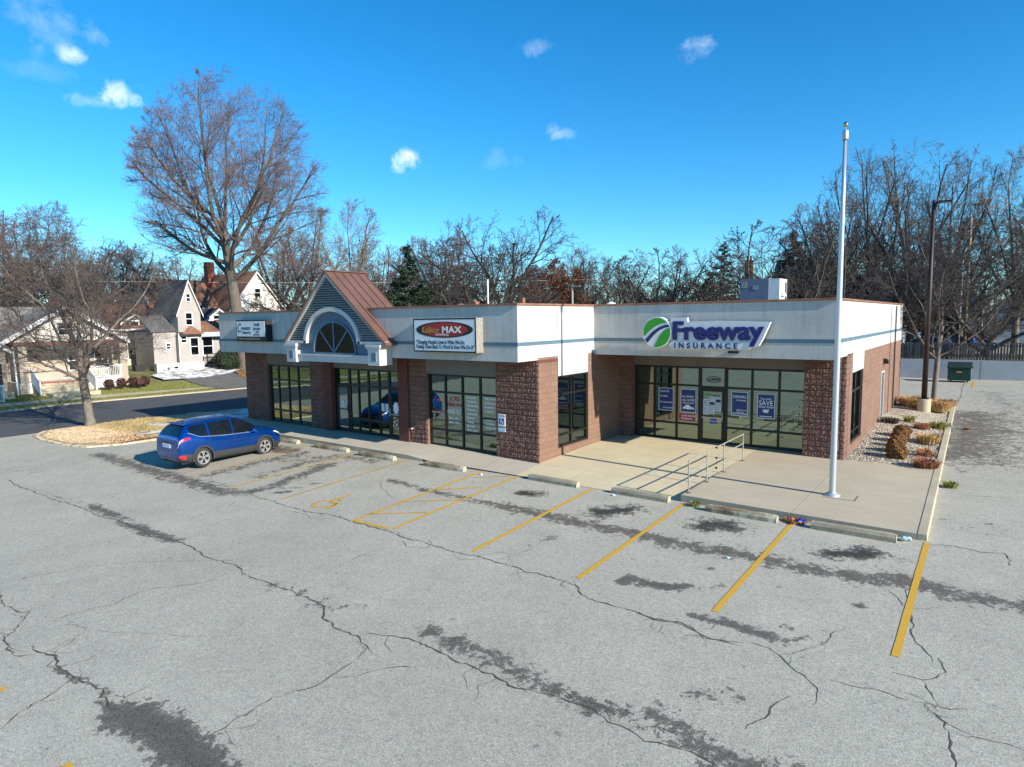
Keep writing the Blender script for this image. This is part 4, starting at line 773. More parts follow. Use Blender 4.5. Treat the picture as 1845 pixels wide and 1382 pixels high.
m.build('tube_frame','black',t); text('OPEN',.17,'ink','lettering',t,(3.76,6.57,2.5),extr=.002,bold=.004)
wl=thing('window_lettering','red and pale lettering giving a phone number across the second pane of the corner window','lettering',(-4.1,.15,1))
for s,sz,x,z,sx,mt in (('JOBS',.26,-4.42,1.88,1.05,'poster_red'),('HIRING NOW',.2,-4.53,1.66,.66,'poster_red'),('419-625-7627',.24,-4.53,1.38,.52,'lettering'),('Mon - Fri',.13,-4.45,1.14,.95,'lettering'),('6am to 5pm',.13,-4.45,.98,.85,'lettering')): text(s,sz,mt,'lettering',wl,(x,.16,z),extr=.001,sx=sx,bold=.004)
for xx,rows,lab in ((-3.62,['Construction','& Demolition','Warehousing','Production','Landscaping','Janitorial','Painting','Electrical','Skilled Trades'],'pale list of trades lettered on the third pane of the corner window'),(-2.72,['Office Work','General Labor','Hospitality','Carpentry','','Plumbing','Food Service','Moving Crews'],'pale list of services lettered on the fourth pane beside the corner pier')):
    t=thing('window_lettering',lab,'lettering',(xx,.15,1))
    for i,s in enumerate(rows):
        if s: text(s,.13,'lettering','lettering',t,(xx+.12,.16,2.03-i*.16),extr=.001,sx=.8 if len(s)<12 else .7,bold=.004)
t=thing('window_lettering','white street number 2216 above the right hand door under the gable','lettering',(-7.5,.15,2.6)); text('2216',.22,'white','lettering',t,(-7.74,.16,2.5),extr=.001,bold=.004)
t=thing('window_lettering','red strip lettering low on the first pane of the corner window','lettering',(-5,.15,1.3)); m=MB(); m.box(-5.4,-4.66,.155,.158,1.32,1.42); m.build('strip','poster_red',t); text('NOW OPEN 6AM',.09,'lettering','lettering',t,(-5.36,.152,1.335),extr=.001)
t=thing('notice','white notice on the milky glass door under the gable','notice',(-11,.1,1.3)); m=MB(); m.box(-11.1,-10.9,.125,.13,1.15,1.45); m.build('sheet','paper',t)
for x,lab in ((-8.32,'left of two pale notices beside the right hand gable door'),(-8.06,'right of two pale notices beside the right hand gable door')):
    t=thing('notice',lab,'notice',(x,.1,1.3)); m=MB(); m.box(x-.1,x+.1,.155,.158,1.15,1.5); m.build('sheet','paper',t)
t=thing('window_decal','pale blue round emblem decal with leafy edges on the right hand gable door','decal',(-7.47,.1,1.2)); m=MB()
n=20; m.prism([(-7.47+(.2 if k%2 else .13)*math.cos(k*2*math.pi/n),.125,1.35+(.3 if k%2 else .22)*math.sin(k*2*math.pi/n)) for k in range(n)],(0,.003,0)); m.build('emblem','lettering',t)
t=thing('parking_sign','small white and blue accessible parking plaque on the corner block pier','sign',(-1.6,-.02,.9))
m=MB(); m.box(-1.78,-1.46,-.078,-.05,1.12,1.58); m.build('plate','white',t,bevel=.005); m=MB(); m.box(-1.73,-1.51,-.082,-.0785,1.2,1.42); m.build('emblem','slate',t)
text('RESERVED PARKING',.045,'ink','lettering',t,(-1.75,-.08,1.5),extr=.001,sx=.8); m=MB(); m.box(-1.78,-1.46,-.078,-.05,.92,1.07); m.build('lower_plate','litter_cyan',t)
m=MB(); m.lathe([(.035,-.085),(.05,-.085)],(0,0,0),10,'y')
hc=MB()
for k in range(8):
    a0=math.pi*(.8+k*.17); a1=math.pi*(.8+(k+1)*.17); hc.tube((-1.625+.045*math.cos(a0),-.085,1.275+.045*math.sin(a0)),(-1.625+.045*math.cos(a1),-.085,1.275+.045*math.sin(a1)),.006,.006,4)
hc.tube((-1.64,-.085,1.37),(-1.635,-.085,1.29),.008,.008,5); hc.tube((-1.635,-.085,1.3),(-1.58,-.085,1.3),.007,.007,5); hc.tube((-1.58,-.085,1.3),(-1.56,-.085,1.24),.007,.007,5); hc.sphere((-1.643,-.085,1.395),.012,5); hc.build('wheelchair_symbol','white',t)
# ------------------------------------------------------------------ flagpole, rail, stops, lamp
px_,py_=9.39,.9
F=thing('flagpole','tall silver flagpole with a small gold ball standing on the concrete platform','flagpole',(px_,py_,0))
m=MB(); m.lathe([(.085,0),(.085,1.2),(.08,4),(.062,7.5),(.042,9.78),(.0,9.78)],(px_,py_,0),20); m.build('pole','pole',F,smooth=True)
m=MB(); m.lathe([(.21,0),(.21,.02),(.17,.05),(.1,.09),(.088,.12)],(px_,py_,0),20); m.build('base_collar','pole',F,smooth=True)
m=MB(); m.lathe([(.066,9.72),(.078,9.74),(.074,9.95),(.045,9.98),(.0,9.98)],(px_,py_,0),16); m.tube((px_,py_,9.96),(px_,py_,10.06),.014); m.build('truck','steel',F)
m=MB(); m.sphere((px_,py_,10.12),.068,12); m.build('finial_ball','gold',F,smooth=True)
m=MB(); m.path([(px_+.09,py_,1.3),(px_+.10,py_,1.55)],.012,6); m.box(px_+.07,px_+.11,py_-.02,py_+.02,1.40,1.45); m.build('cleat','galv',F)
m=MB(); m.path([(px_+.08,py_-.03,9.7),(px_+.1,py_-.03,8),(px_+.13,py_-.02,6.3),(px_+.12,py_-.02,4.2),(px_+.1,py_-.02,1.5)],.005,4); m.build('halyard','galv',F)
m=MB(); m.box(px_-.2,px_+.62,py_-.32,py_-.30,.0,.006); m.box(px_+.6,px_+.62,py_-.32,py_+.3,.0,.006); m.build('footing_joint','crack',F)
Rl=thing('handrail','grey pipe handrail with three rails beside the entrance ramp','handrail',(5.95,1.4,0))
ypost=[-1.09,.4,1.95,3.95]
for i,y in enumerate(ypost):
    z0=0; m=MB(); m.tube((5.97,y,z0),(5.97,y,.95),.021,.021,8); m.build('post','galv',Rl); m=MB(); m.tube((5.97,y,0),(5.97,y,.012),.06,.06,10); m.build('base_plate','lamp_bronze',Rl)
for z in (.95,.62,.3):
    m=MB(); m.path([(5.97,-1.09,z),(5.97,3.95,z)],.019,8); m.build('rail','galv',Rl)
m=MB(); 
for z in (.95,.62,.3): m.sphere((6.0,1.15,z),.035,6)
m.build('clamp','lamp_bronze',Rl)
WSL=[((6.75,-1.80),(8.62,-1.86),'brown stained wheel stop in front of the platform, first right of the ramp','stop'),((9.42,-1.84),(11.25,-1.88),'long clean concrete wheel stop in front of the flagpole, rightmost of all','stop_new'),((3.75,-1.55),(5.6,-1.62),'grey cracked wheel stop at the foot of the entrance ramp','stop_new'),((.62,-1.5),(2.55,-1.58),'grey wheel stop beside the hatched bay line, right of the block pier','stop_new'),((-3.9,-1.82),(-1.96,-1.82),'wheel stop with brown and white stains below the lettered corner window','stop'),((-7.55,-1.86),(-5.5,-1.86),'stained wheel stop, third from the blue car','stop'),((-10.6,-1.74),(-8.4,-1.76),'stained wheel stop, second from the blue car','stop'),((-14.1,-1.7),(-11.9,-1.7),'wheel stop directly in front of the blue car','stop')]
for (a,b,lab,mt) in WSL:
    zz=lotz((a[0]+b[0])/2,a[1]); m=MB(); L=b[0]-a[0]
    prof=[(-.115,0),(-.11,.10),(-.065,.175),(.065,.175),(.11,.10),(.115,0)]; n=10; vs=[]
    for k in range(n+1):
        t=k/n; e=.93 if k in(0,n) else 1; x=a[0]+L*t; y=a[1]+(b[1]-a[1])*t
        for u,w in prof: vs.append((x,y+u*e+random.uniform(-.004,.004),lotz(x,y)+w*e+random.uniform(-.004,.004) if w else lotz(x,y)-.02))
    q=len(prof); fs=[(k*q+i,(k+1)*q+i,(k+1)*q+i+1,k*q+i+1) for k in range(n) for i in range(q-1)]+[tuple(range(q)),tuple(range(n*q,n*q+q))[::-1]]
    r=thing('wheel_stop',lab,'wheel stop',((a[0]+b[0])/2,a[1],zz),'wheel stops along the kerb'); m.add(vs,fs); m.build('concrete_bar',mt,r)
    m=MB()
    e=b[0]; zb=lotz(e,b[1]); m.add([(e+.004,b[1]+u,zb+w) for u,w in ((-.113,0),(.113,0),(.105,.1),(.06,.168),(-.06,.168),(-.105,.1))],[(0,1,2,3,4,5)])
    m.build('end_face','kerb',r)
Lp=thing('parking_lot_lamp','tall dark bronze lamp post with one flat head on a concrete footing','lamp post',(10.2,19.7,.1))
m=MB(); m.lathe([(.31,-.1),(.31,.62),(.29,.66),(0,.66)],(10.2,19.7,.1),20); m.build('footing','kerb',Lp)
m=MB(); m.box(10.0,10.4,19.5,19.9,.76,.79); m.build('base_plate','lamp_bronze',Lp)
m=MB(); m.tube((10.2,19.7,.78),(10.2,19.7,10.6),.13,.075,10); m.build('pole','lamp_bronze',Lp,smooth=True)
m=MB(); m.box(10.22,10.4,19.66,19.74,10.42,10.5); m.build('arm','lamp_bronze',Lp)
m=MB(); m.box(10.4,10.95,19.5,19.9,10.46,10.54); h=m.build('lamp_head','lamp_bronze',Lp,bevel=.02); m=MB(); m.box(10.5,10.9,19.56,19.84,10.452,10.461); m.build('lens','clearlens',h)
# dumpster against the retaining wall
D=thing('dumpster','dark green metal dumpster standing before the pale retaining wall','dumpster',(11,41.1,-.2)); z=-.13
m=MB(); m.prism([(10.25,40.0,z+.12),(10.25,40.0,z+1.05),(10.25,41.3,z+1.38),(10.25,41.3,z+.12)],(1.45,0,0)); m.build('body','dumpgreen',D,bevel=.02)
m=MB(); m.prism([(10.2,39.95,z+1.06),(10.2,39.95,z+1.11),(10.2,41.35,z+1.45),(10.2,41.35,z+1.40)],(1.55,0,0)); m.build('lid','dumplid',D)
for x in (10.45,11.5):
    for y in (40.15,41.1): m=MB(); m.tube((x-.04,y,z+.06),(x+.04,y,z+.06),.07,.07,10); m.build('caster','rubber',D)
m=MB(); m.box(10.8,11.15,39.985,39.998,z+.7,z+.82); m.build('label_plate','straw',D); m=MB(); m.box(11.703,11.71,40.3,40.6,z+.55,z+1.0); m.build('notice_plate','white',D); m=MB(); m.box(11.7,11.82,40.4,40.9,z+1.05,z+1.15); m.build('lift_pocket','dumpgreen',D)
RW=thing('retaining_wall','long pale concrete retaining wall along the back of the lot','wall',(10,43.2,-.2)); m=MB(); m.box(-14,34,43.05,43.35,-.6,1.36); m.build('wall_face','retain',RW)
m=MB()
for x in rng(-12,33,3.4): m.box(x,x+.02,43.045,43.06,-.4,1.3)
m.build('joint','drive',RW)
FN=thing('board_fence','dark weathered board fence standing on the retaining wall','fence',(10,43.3,1.36)); m=MB(); x=-14
while x<34: w=.14; m.box(x,x+w,43.16+.03*(int(x*7)%2),43.19+.03*(int(x*7)%2),1.38,2.72+random.uniform(-.03,.04)); x+=.185
m.build('board','fence',FN); m=MB(); 
for z in (1.6,2.45): m.box(-14,34,43.24,43.29,z,z+.09)
m.build('rail','fence',FN)
for x in rng(-13.5,33.5,2.6): m=MB(); m.box(x,x+.1,43.24,43.34,1.36,2.7); m.build('post','fence',FN)
for x,y,r,h,mt,lab,nm in ((10.6,47,.065,9.5,'galv','slim grey steel pole left of the wooden utility pole','steel_pole'),(10.95,48.5,.14,13,'wood_pole','thick wooden utility pole behind the board fence','utility_pole')):
    t=thing(nm,lab,'pole',(x,y,1.3)); m=MB(); m.tube((x,y,1.3),(x,y,h),r,r*.7,10); m.build('shaft',mt,t,smooth=True)
    if nm=='utility_pole': m=MB(); m.tube((x-.45,y,11.2),(x-.45,y,12.2),.25,.25,12); m.build('transformer','lamp_bronze',t); m=MB(); m.box(x-1.1,x+1.1,y-.06,y+.06,12.3,12.42); m.build('crossarm','wood_pole',t)
    else: m=MB(); m.box(x-.1,x+.1,y-.05,y+.05,8.6,8.9); m.build('bracket','galv',t)
t=thing('utility_pole','distant grey utility pole rising behind the parapet in front of the rust leaved tree','pole',(-20.5,36,.5)); m=MB(); m.tube((-20.5,36,.5),(-20.5,36,8.3),.13,.1,8); m.build('shaft','galv',t); m=MB(); m.box(-20.6,-19.6,35.9,36,8.1,8.25); m.build('lamp_arm','galv',t)
t=thing('vent_mast','thin white mast standing behind the copper gable','mast',(-9.5,9,5)); m=MB(); m.tube((-9.46,9,5),(-9.46,9,7.25),.045,.045,8); m.build('shaft','white',t); m=MB(); m.tube((-9.46,9,5.05),(-9.46,9,5.15),.1,.1,8); m.build('flange','white',t)
for z,zz,lab in ((9.75,9.9,'upper overhead wire crossing behind the big bare tree'),(5.9,5.85,'lower overhead wire crossing in front of the grey house')):
    a=Vector((-75,-12,z+.2)); b=Vector((-30,60,zz+.4)); m=MB(); pts=[]
    for k in range(25): q=a.lerp(b,k/24); q.z-=1.0*(1-((k-12)/12)**2)*.6; pts.append(q)
    m.path(pts,.022,4); tag(m.build('overhead_wire','galv'),lab,'wire')
# litter, small plants
def crumple(name,lab,c,r,mat,seed):
    random.seed(seed); bm=bmesh.new(); bmesh.ops.create_icosphere(bm,subdivisions=2,radius=r)
    for v in bm.verts: v.co*=random.uniform(.55,1.25); v.co.z*=.55; v.co+=Vector(c)
    me=bpy.data.meshes.new(name); bm.to_mesh(me); bm.free(); tag(link(name,me,mat),lab,'litter')
crumple('crumpled_wrapper','crumpled navy blue wrapper against the left end of the rightmost wheel stop',(9.15,-1.66,-.12),.12,'litter_blue',3)
crumple('plastic_wrapper','crumpled pale cyan wrapper at the right end of the rightmost wheel stop',(11.42,-1.72,-.1),.11,'litter_cyan',4)
crumple('plastic_wrapper','tiny white scrap lying at the left end of the wheel stop below the ramp',(3.95,-1.85,-.2),.045,'paper',5)
crumple('paper_scrap','small pale scrap lying on the hatched bay by the yellow lines',(-1.15,-1.9,-.26),.07,'paper',6)
crumple('paper_scrap','tiny pale scrap lying on the asphalt in the third bay from the right',(8.3,-4.7,-.3),.05,'litter_cyan',8)
random.seed(11)
def blades(c,n,rad,h,mat,name,lab,cat='grass clump',flop=.8,grp=None,wide=.012):
    mb=MB()
    for i in range(n):
        a=random.uniform(0,6.28); r=rad*.35*math.sqrt(random.random()); x,y=c[0]+r*math.cos(a),c[1]+r*math.sin(a); b=random.gauss(a,.5); L=h*random.uniform(.5,1.15); fl=flop*random.uniform(.3,1.3); w=wide
        p=[(x,y,c[2]),(x+math.cos(b)*L*fl*.35,y+math.sin(b)*L*fl*.35,c[2]+L*.7),(x+math.cos(b)*L*fl,y+math.sin(b)*L*fl,c[2]+L*(1-.45*fl))]
        sx,sy=-math.sin(b)*w,math.cos(b)*w
        mb.add([(p[0][0]-sx,p[0][1]-sy,p[0][2]),(p[0][0]+sx,p[0][1]+sy,p[0][2]),(p[1][0]+sx,p[1][1]+sy,p[1][2]),(p[1][0]-sx,p[1][1]-sy,p[1][2]),p[2]],[(0,1,2,3),(3,2,4)])
    return tag(mb.build(name,mat),lab,cat,grp)
g='ornamental grasses in the bed'
for c,n,rd,h,mt,lab in (((11.25,6.25,.0),420,1.0,.34,'straw_red','rust red flattened grass clump at the front corner of the bed'),((11.1,8.3,0),160,.8,.22,'straw_red','low thin reddish grass clump just behind the front corner clump'),((11.0,8.9,0),110,.6,.2,'straw','sparse pale straw clump beside the second round shrub'),((11.0,10.9,.02),420,1.0,.42,'straw','golden straw clump in the middle of the bed beside the kerb'),((10.55,14.2,.05),260,.8,.3,'straw_red','brown low clump next to the yellow green clump'),((11.1,14.9,.02),330,.9,.36,'straw_green','yellow green clump near the path to the side door'),((9.3,14.3,.2),240,1.0,.3,'shrub_dark','dark maroon low clump by the side wall window'),((9.95,15.4,.15),150,.6,.35,'straw_green','thin dull green sprig at the edge of the door path'),((9.6,20.8,.15),900,1.6,.72,'straw','tall golden grass mass left of the lamp footing'),((10.75,20.5,.1),900,1.5,.66,'straw','tall golden grass mass right of the lamp footing'),((11.0,23.4,.05),420,1.3,.4,'straw_red','rusty orange grass along the far end of the bed'),((12.02,4.3,-.13),160,.5,.2,'straw_green','yellow green weed tuft growing at the foot of the kerb'),((12.1,16.2,-.13),90,.4,.12,'straw_red','small brown weed tuft outside the kerb by the door path')):
    blades(c,n,rd,h,mt,'grass_clump',lab,grp=g)
blades((6.35,-1.62,-.2),120,.35,.16,'straw_green','weed_tuft','small green weed tuft between the ramp corner and the wheel stop',wide=.01)
blades((9.0,-1.6,-.18),200,.7,.10,'straw_red','leaf_heap','rust coloured dead leaves heaped between the two right wheel stops','dead leaves',flop=1.2,wide=.03)
def shrubball(c,r,mat,name,lab,n=2600,sz=1.,grp=None,leaf=.03,cat='shrub'):
    rt=thing(name,lab,cat,c,grp); mb=MB(); sz=sz*(.8 if grp=='clipped shrubs in a row' else 1)
    for i in range(n):
        u=random.uniform(-1,1); a=random.uniform(0,6.28); q=math.sqrt(1-u*u); k=r*(random.uniform(.55,1.0)**.5)*(1+.10*math.sin(a*5+u*4)); d=Vector((q*math.cos(a),q*math.sin(a),u*sz))
        p=Vector(c)+Vector((0,0,r*.8*sz))+d*k
        if p.z<c[2]: continue
        e=Vector((random.gauss(0,1),random.gauss(0,1),random.gauss(0,1))).normalized(); f=e.cross(d+Vector((.01,.02,0))).normalized(); s=leaf*random.uniform(.6,1.5)
        mb.add([tuple(p-e*s),tuple(p+f*s*.6),tuple(p+e*s),tuple(p-f*s*.6)],[(0,1,2,3)])
    mb.build('foliage',mat,rt)
    st=MB()
    for k in range(7): a=k*.9; st.tube(c,(c[0]+r*.5*math.cos(a),c[1]+r*.5*math.sin(a),c[2]+r*.9*sz),.012,.006,4)
    core=MB(); core.sphere((c[0],c[1],c[2]+r*.75*sz),r*.72,8,sz); core.build('inner_foliage',mat,rt); st.build('stem','bark_dark',rt); return rt
for (x,y,r,lab) in ((10.3,7.35,.36,'round brown clipped shrub, nearest and largest in the row by the wall'),(10.15,8.35,.31,'round brown clipped shrub, second in the row from the platform'),(10.1,9.35,.30,'round brown clipped shrub, third in the row from the platform'),(10.08,10.4,.31,'round brown clipped shrub, fourth in the row from the platform'),(10.05,11.6,.33,'round brown clipped shrub, farthest in the row from the platform')):
    shrubball((x,y,bedz(x,y)),r,'shrub_brown','clipped_shrub',lab,grp='clipped shrubs in a row')
# ------------------------------------------------------------------ the car
ST_Y=[-2.28,-2.265,-2.22,-2.13,-2.0,-1.86,-1.74,-1.4,-.9,-.4,.1,.38,.7,1.05,1.25,1.6,1.95,2.12,2.22,2.27]
ZTp=[.66,.98,1.14,1.28,1.45,1.54,1.585,1.635,1.675,1.69,1.68,1.61,1.42,1.19,1.12,1.07,.98,.88,.76,.62]
WMp=[.80,.84,.875,.895,.905,.912,.918,.925,.93,.93,.928,.925,.922,.918,.915,.905,.86,.80,.72,.64]
WRp=[.74,.74,.72,.68,.63,.60,.60,.60,.605,.61,.61,.615,.66,.73,.75,.74,.70,.66,.60,.54]
ZBp=[.45,.38,.34,.30,.27,.25,.23,.22,.22,.22,.22,.22,.22,.22,.22,.23,.25,.28,.33,.42]
BLp=[.62,.92,1.07,1.13,1.15,1.15,1.145,1.12,1.075,1.035,1.02,1.01,1.0,.99,.985,.96,.88,.80,.70,.58]
def body_ring(y,nt=4):
    I=lambda a: float(np.interp(y,ST_Y,a)); ZT_,W,WR,ZB,BL=I(ZTp),I(WMp),I(WRp),I(ZBp),I(BLp)
    BL=min(BL,ZT_-.05); h=ZT_-BL; up=min(1,h/.3)
    k=[(0,ZB),(.80*W,ZB),(.965*W,ZB+.08),(W*.985,ZB+(BL-ZB)*.32),(W*1.0,ZB+(BL-ZB)*.6),(W*.985,ZB+(BL-ZB)*.88),(W*.955,BL),
       (W*.955+(WR-W*.955)*.42,BL+h*.48),(WR+(W*.95-WR)*.12,BL+h*.86),(WR*.93,ZT_-h*.05),(WR*.55,ZT_),(0,ZT_+.012*up)]
    k=[np.array(p) for p in k]; out=[]
    for i in range(len(k)-1):
        p0=k[max(i-1,0)];p1=k[i];p2=k[i+1];p3=k[min(i+2,len(k)-1)]
        if i==len(k)-2: p3=np.array((-k[i][0],k[i][1]))
        for j in range(nt):
            t=j/nt; m1=(p2-p0)*.36;m2=(p3-p1)*.36; out.append((2*t**3-3*t*t+1)*p1+(t**3-2*t*t+t)*m1+(-2*t**3+3*t*t)*p2+(t**3-t*t)*m2)
    out.append(k[-1]); return np.array(out)
YS=sorted(set(list(np.linspace(-2.28,2.27,72))+[-2.27,-2.25,-2.23,2.255,2.24]))
RINGS=np.array([body_ring(y) for y in YS])
for _ in range(3):
    S=RINGS.copy(); S[1:-1]=(RINGS[:-2]+2*RINGS[1:-1]+RINGS[2:])/4; RINGS=S
def BP(y,t,side=1,off=0.):
    # point on the body skin at station y, ring level t (0..11)
    def raw(y,t):
        i=min(max(np.searchsorted(YS,y)-1,0),len(YS)-2); f=(y-YS[i])/(YS[i+1]-YS[i]); f=min(max(f,0),1)
        r=RINGS[i]*(1-f)+RINGS[i+1]*f; u=min(max(t*4,0),43.999); j=int(u); g=u-j; p=r[j]*(1-g)+r[j+1]*g; return np.array((p[0],y,p[1]))
    p=raw(y,t)
    if off:
        a=raw(y+.02,t)-raw(y-.02,t); b=raw(y,min(t+.08,11))-raw(y,t-.08); n=np.cross(a,b); n/=np.linalg.norm(n)+1e-9
        if n[0]<0 and t<9: n=-n
        if t>=9 and n[2]<0: n=-n
        p=p+n*off
    return (p[0]*side,p[1],p[2])
def patch(mb,ys,tl,th,side,off=.006,nt=6):
    # ys list; tl, th give level bounds at each y
    vs=[];n=len(ys)
    for i,y in enumerate(ys):
        for j in range(nt+1):
            t=tl(y)+(th(y)-tl(y))*j/nt; vs.append(BP(y,t,side,off))
    fs=[(i*(nt+1)+j,(i+1)*(nt+1)+j,(i+1)*(nt+1)+j+1,i*(nt+1)+j+1) for i in range(n-1) for j in range(nt)]
    mb.add(vs,fs)
def make_car(label,loc,rz,paint,group=None,sc=1.):
    rt=thing('parked_car',label,'car',loc,group); rt['_org']=(0,0,0)
    mb=MB(); m=RINGS.shape[1]; V=[];n=len(YS)
    full=[]
    for i,y in enumerate(YS):
        r=RINGS[i]; row=[(p[0],y,p[1]) for p in r]+[(-p[0],y,p[1]) for p in r[1:-1][::-1]]; full.append(row)
    q=len(full[0]); mb.v=[p for row in full for p in row]
    mb.f=[(i*q+j,(i+1)*q+j,(i+1)*q+(j+1)%q,i*q+(j+1)%q) for i in range(n-1) for j in range(q)]+[tuple(range(q)),tuple(range((n-1)*q,n*q))[::-1]]
    me=bpy.data.meshes.new('body'); me.from_pydata(mb.v,[],mb.f); bm=bmesh.new(); bm.from_mesh(me); bmesh.ops.recalc_face_normals(bm,faces=bm.faces); bm.to_mesh(me); bm.free()
    o=bpy.data.objects.new('body',me); COL.objects.link(o)
    cuts=[]
    for wy in (-1.35,1.34):
        for s in (-1,1):
            c=MB(); c.tube((s*.60,wy,.36),(s*1.1,wy,.36),.395,.395,32); cm_=bpy.data.meshes.new('c'); cm_.from_pydata(c.v,[],c.f); b2=bmesh.new(); b2.from_mesh(cm_); bmesh.ops.recalc_face_normals(b2,faces=b2.faces); b2.to_mesh(cm_); b2.free()
            co_=bpy.data.objects.new('c',cm_); COL.objects.link(co_); md=o.modifiers.new('b','BOOLEAN'); md.operation='DIFFERENCE'; md.object=co_; md.solver='EXACT'; cuts.append(co_)
    bpy.context.view_layer.update(); dg=bpy.context.evaluated_depsgraph_get(); me2=bpy.data.meshes.new_from_object(o.evaluated_get(dg)); 
    for c in cuts: bpy.data.objects.remove(c)
    bpy.data.objects.remove(o); me2.materials.clear(); body=link('body',me2,paint,rt,smooth=True,local=True)
    try: me2.set_sharp_from_angle(angle=R(35))
    except Exception: pass
    K=dict(parent=rt,local=True)
    for s in (1,-1):
        for a,b,nm in ((.0,.98,'side_window'),(-1.02,-.08,'side_window'),(-1.80,-1.10,'side_window')):
            w=MB(); ys=list(np.linspace(a,b,10))
            tl=(lambda y:6.14) if a>-1.5 else (lambda y:6.14+max(0,(-1.45-y))*1.9); th=(lambda y:7.95) if a!=0 else (lambda y:7.95)
            if a<-1.5: th=lambda y:7.9
            patch(w,ys,tl,th,s,.007,5); w.build(nm,'autoglass',smooth=True,**K)
        w=MB(); patch(w,list(np.linspace(-1.86,1.02,24)),lambda y:5.98+max(0,(-1.45-y))*1.9,lambda y:6.06+max(0,(-1.45-y))*1.9,s,.009,1); w.build('window_trim','rim',**K)
        w=MB(); patch(w,list(np.linspace(-.93,.93,20)),lambda y:1.2,lambda y:3.15,s,.012,5); w.build('rocker_cladding','cladding',smooth=True,**K)
        for yy in (-1.06,-.04,1.0):
            w=MB(); patch(w,[yy-.006,yy+.006],lambda y:3.1,lambda y:6.0,s,.003,8); w.build('door_seam','black',**K)
        for yy in (-.93,.14):
            p=BP(yy,5.25,s,.02); w=MB(); w.box(p[0]-.018,p[0]+.018,yy-.10,yy+.10,p[2]-.018,p[2]+.018); w.build('door_handle',paint,bevel=.01,**K)
        w=MB(); patch(w,list(np.linspace(-2.235,-1.80,10)),lambda y:5.05+max(0,y+2.05)*1.6,lambda y:6.02,s,.012,4); w.build('tail_light','redlens',smooth=True,**K)
        w=MB(); patch(w,list(np.linspace(-2.262,-2.17,4)),lambda y:5.3,lambda y:5.8,s,.016,2); w.build('reversing_light','clearlens',**K)
        w=MB(); patch(w,list(np.linspace(1.80,2.2,8)),lambda y:5.2+max(0,2.-y)*1.2,lambda y:6.0,s,.010,3); w.build('headlight','clearlens',smooth=True,**K)
        w=MB(); patch(w,list(np.linspace(-2.26,-1.76,8)),lambda y:1.6,lambda y:3.1,s,.012,3); w.build('bumper_cladding','cladding',smooth=True,**K)
        w=MB(); patch(w,list(np.linspace(1.76,2.25,8)),lambda y:1.6,lambda y:2.9,s,.012,3); w.build('bumper_cladding','cladding',smooth=True,**K)
        w=MB(); patch(w,list(np.linspace(-2.255,-2.02,5)),lambda y:2.2,lambda y:2.9,s,.018,2); w.build('reflector','redlens',**K)
        # mirror
        w=MB(); w.sphere((0,0,0),.11,10,.75); w.v=[(s*1.0+v[0]*.95,.78+v[1]*.8,1.08+v[2]) for v in w.v]; w.box(min(s*.88,s*1.0),max(s*.88,s*1.0),.80,.86,1.02,1.07); w.build('wing_mirror',paint,smooth=True,**K)
        w=MB(); 
        for a_,b_ in ((-1.6,-.2),(-.2,.1)): w.path([(s*.585,a_,1.69),(s*.59,b_,1.72)],.014,6)
        w.build('roof_rail','black',**K)
        for wy in (-1.35,1.34):
            w=MB(); nn=26
            for k in range(nn):
                t0=R(-12+k*204/nn);t1=R(-12+(k+1)*204/nn); Q=[]
                for t_,r_ in ((t0,.385),(t0,.445),(t1,.445),(t1,.385)):
                    yy=wy+r_*math.cos(t_); zz=.36+r_*math.sin(t_); Wd=float(np.interp(yy,ST_Y,WMp)); Q.append((s*(Wd-.03 if True else 0),yy,zz))
                w.prism(Q,(s*.05,0,0))
            w.build('wheel_arch_trim','cladding',**K)
            wl_=MB(); c=(s*.80,wy,.36); wl_.lathe([(.20,-.1*s),(.325,-.11*s),(.36,-.075*s),(.365,0),(.36,.075*s),(.325,.11*s),(.245,.105*s),(.235,.09*s)],c,36,'x'); wh=wl_.build('wheel','rubber',smooth=True,**K)
            w=MB(); w.lathe([(.235,.105*s),(.222,.112*s),(.212,.09*s),(.21,.02*s),(.0,.01*s)],c,30,'x'); rm=w.build('rim_well','black',parent=wh,local=True)
            w=MB(); w.lathe([(.25,.104*s),(.243,.116*s),(.21,.112*s),(.205,.085*s)],c,36,'x'); w.lathe([(.055,.085*s),(.055,.112*s),(.0,.115*s)],c,12,'x')
            for k in range(5):
                for dd in (-.16,.16):
                    a_=k*2*math.pi/5+.3; a2=a_+dd; w.prism([(c[0]+s*.088,wy+.04*math.cos(a_)-.019*math.sin(a2),.36+.04*math.sin(a_)+.019*math.cos(a2)),(c[0]+s*.088,wy+.04*math.cos(a_)+.019*math.sin(a2),.36+.04*math.sin(a_)-.019*math.cos(a2)),(c[0]+s*.088,wy+.215*math.cos(a2)+.024*math.sin(a2),.36+.215*math.sin(a2)-.024*math.cos(a2)),(c[0]+s*.088,wy+.215*math.cos(a2)-.024*math.sin(a2),.36+.215*math.sin(a2)+.024*math.cos(a2))],(s*.02,0,0))
            w.build('rim','rim',parent=wh,local=True)
    w=MB()
    for s in (1,-1): patch(w,list(np.linspace(.42,1.06,10)),lambda y:8.75,lambda y:11,s,.006,6)
    w.build('windscreen','autoglass',smooth=True,**K)
    w=MB()
    for s in (1,-1): patch(w,list(np.linspace(-2.19,-1.90,10)),lambda y:8.5,lambda y:11,s,.008,6)
    w.build('rear_window','autoglass',smooth=True,**K)
    w=MB(); w.box(-.27,.27,-2.305,-2.28,.78,.93); w.build('number_plate','paper',**K)
    w=MB(); w.box(-.36,.36,-2.3,-2.26,.94,.985); w.build('tailgate_trim','cladding',**K)
    w=MB(); w.box(-.58,.58,-1.93,-1.72,1.56,1.59); w.build('roof_spoiler',paint,bevel=.01,**K)
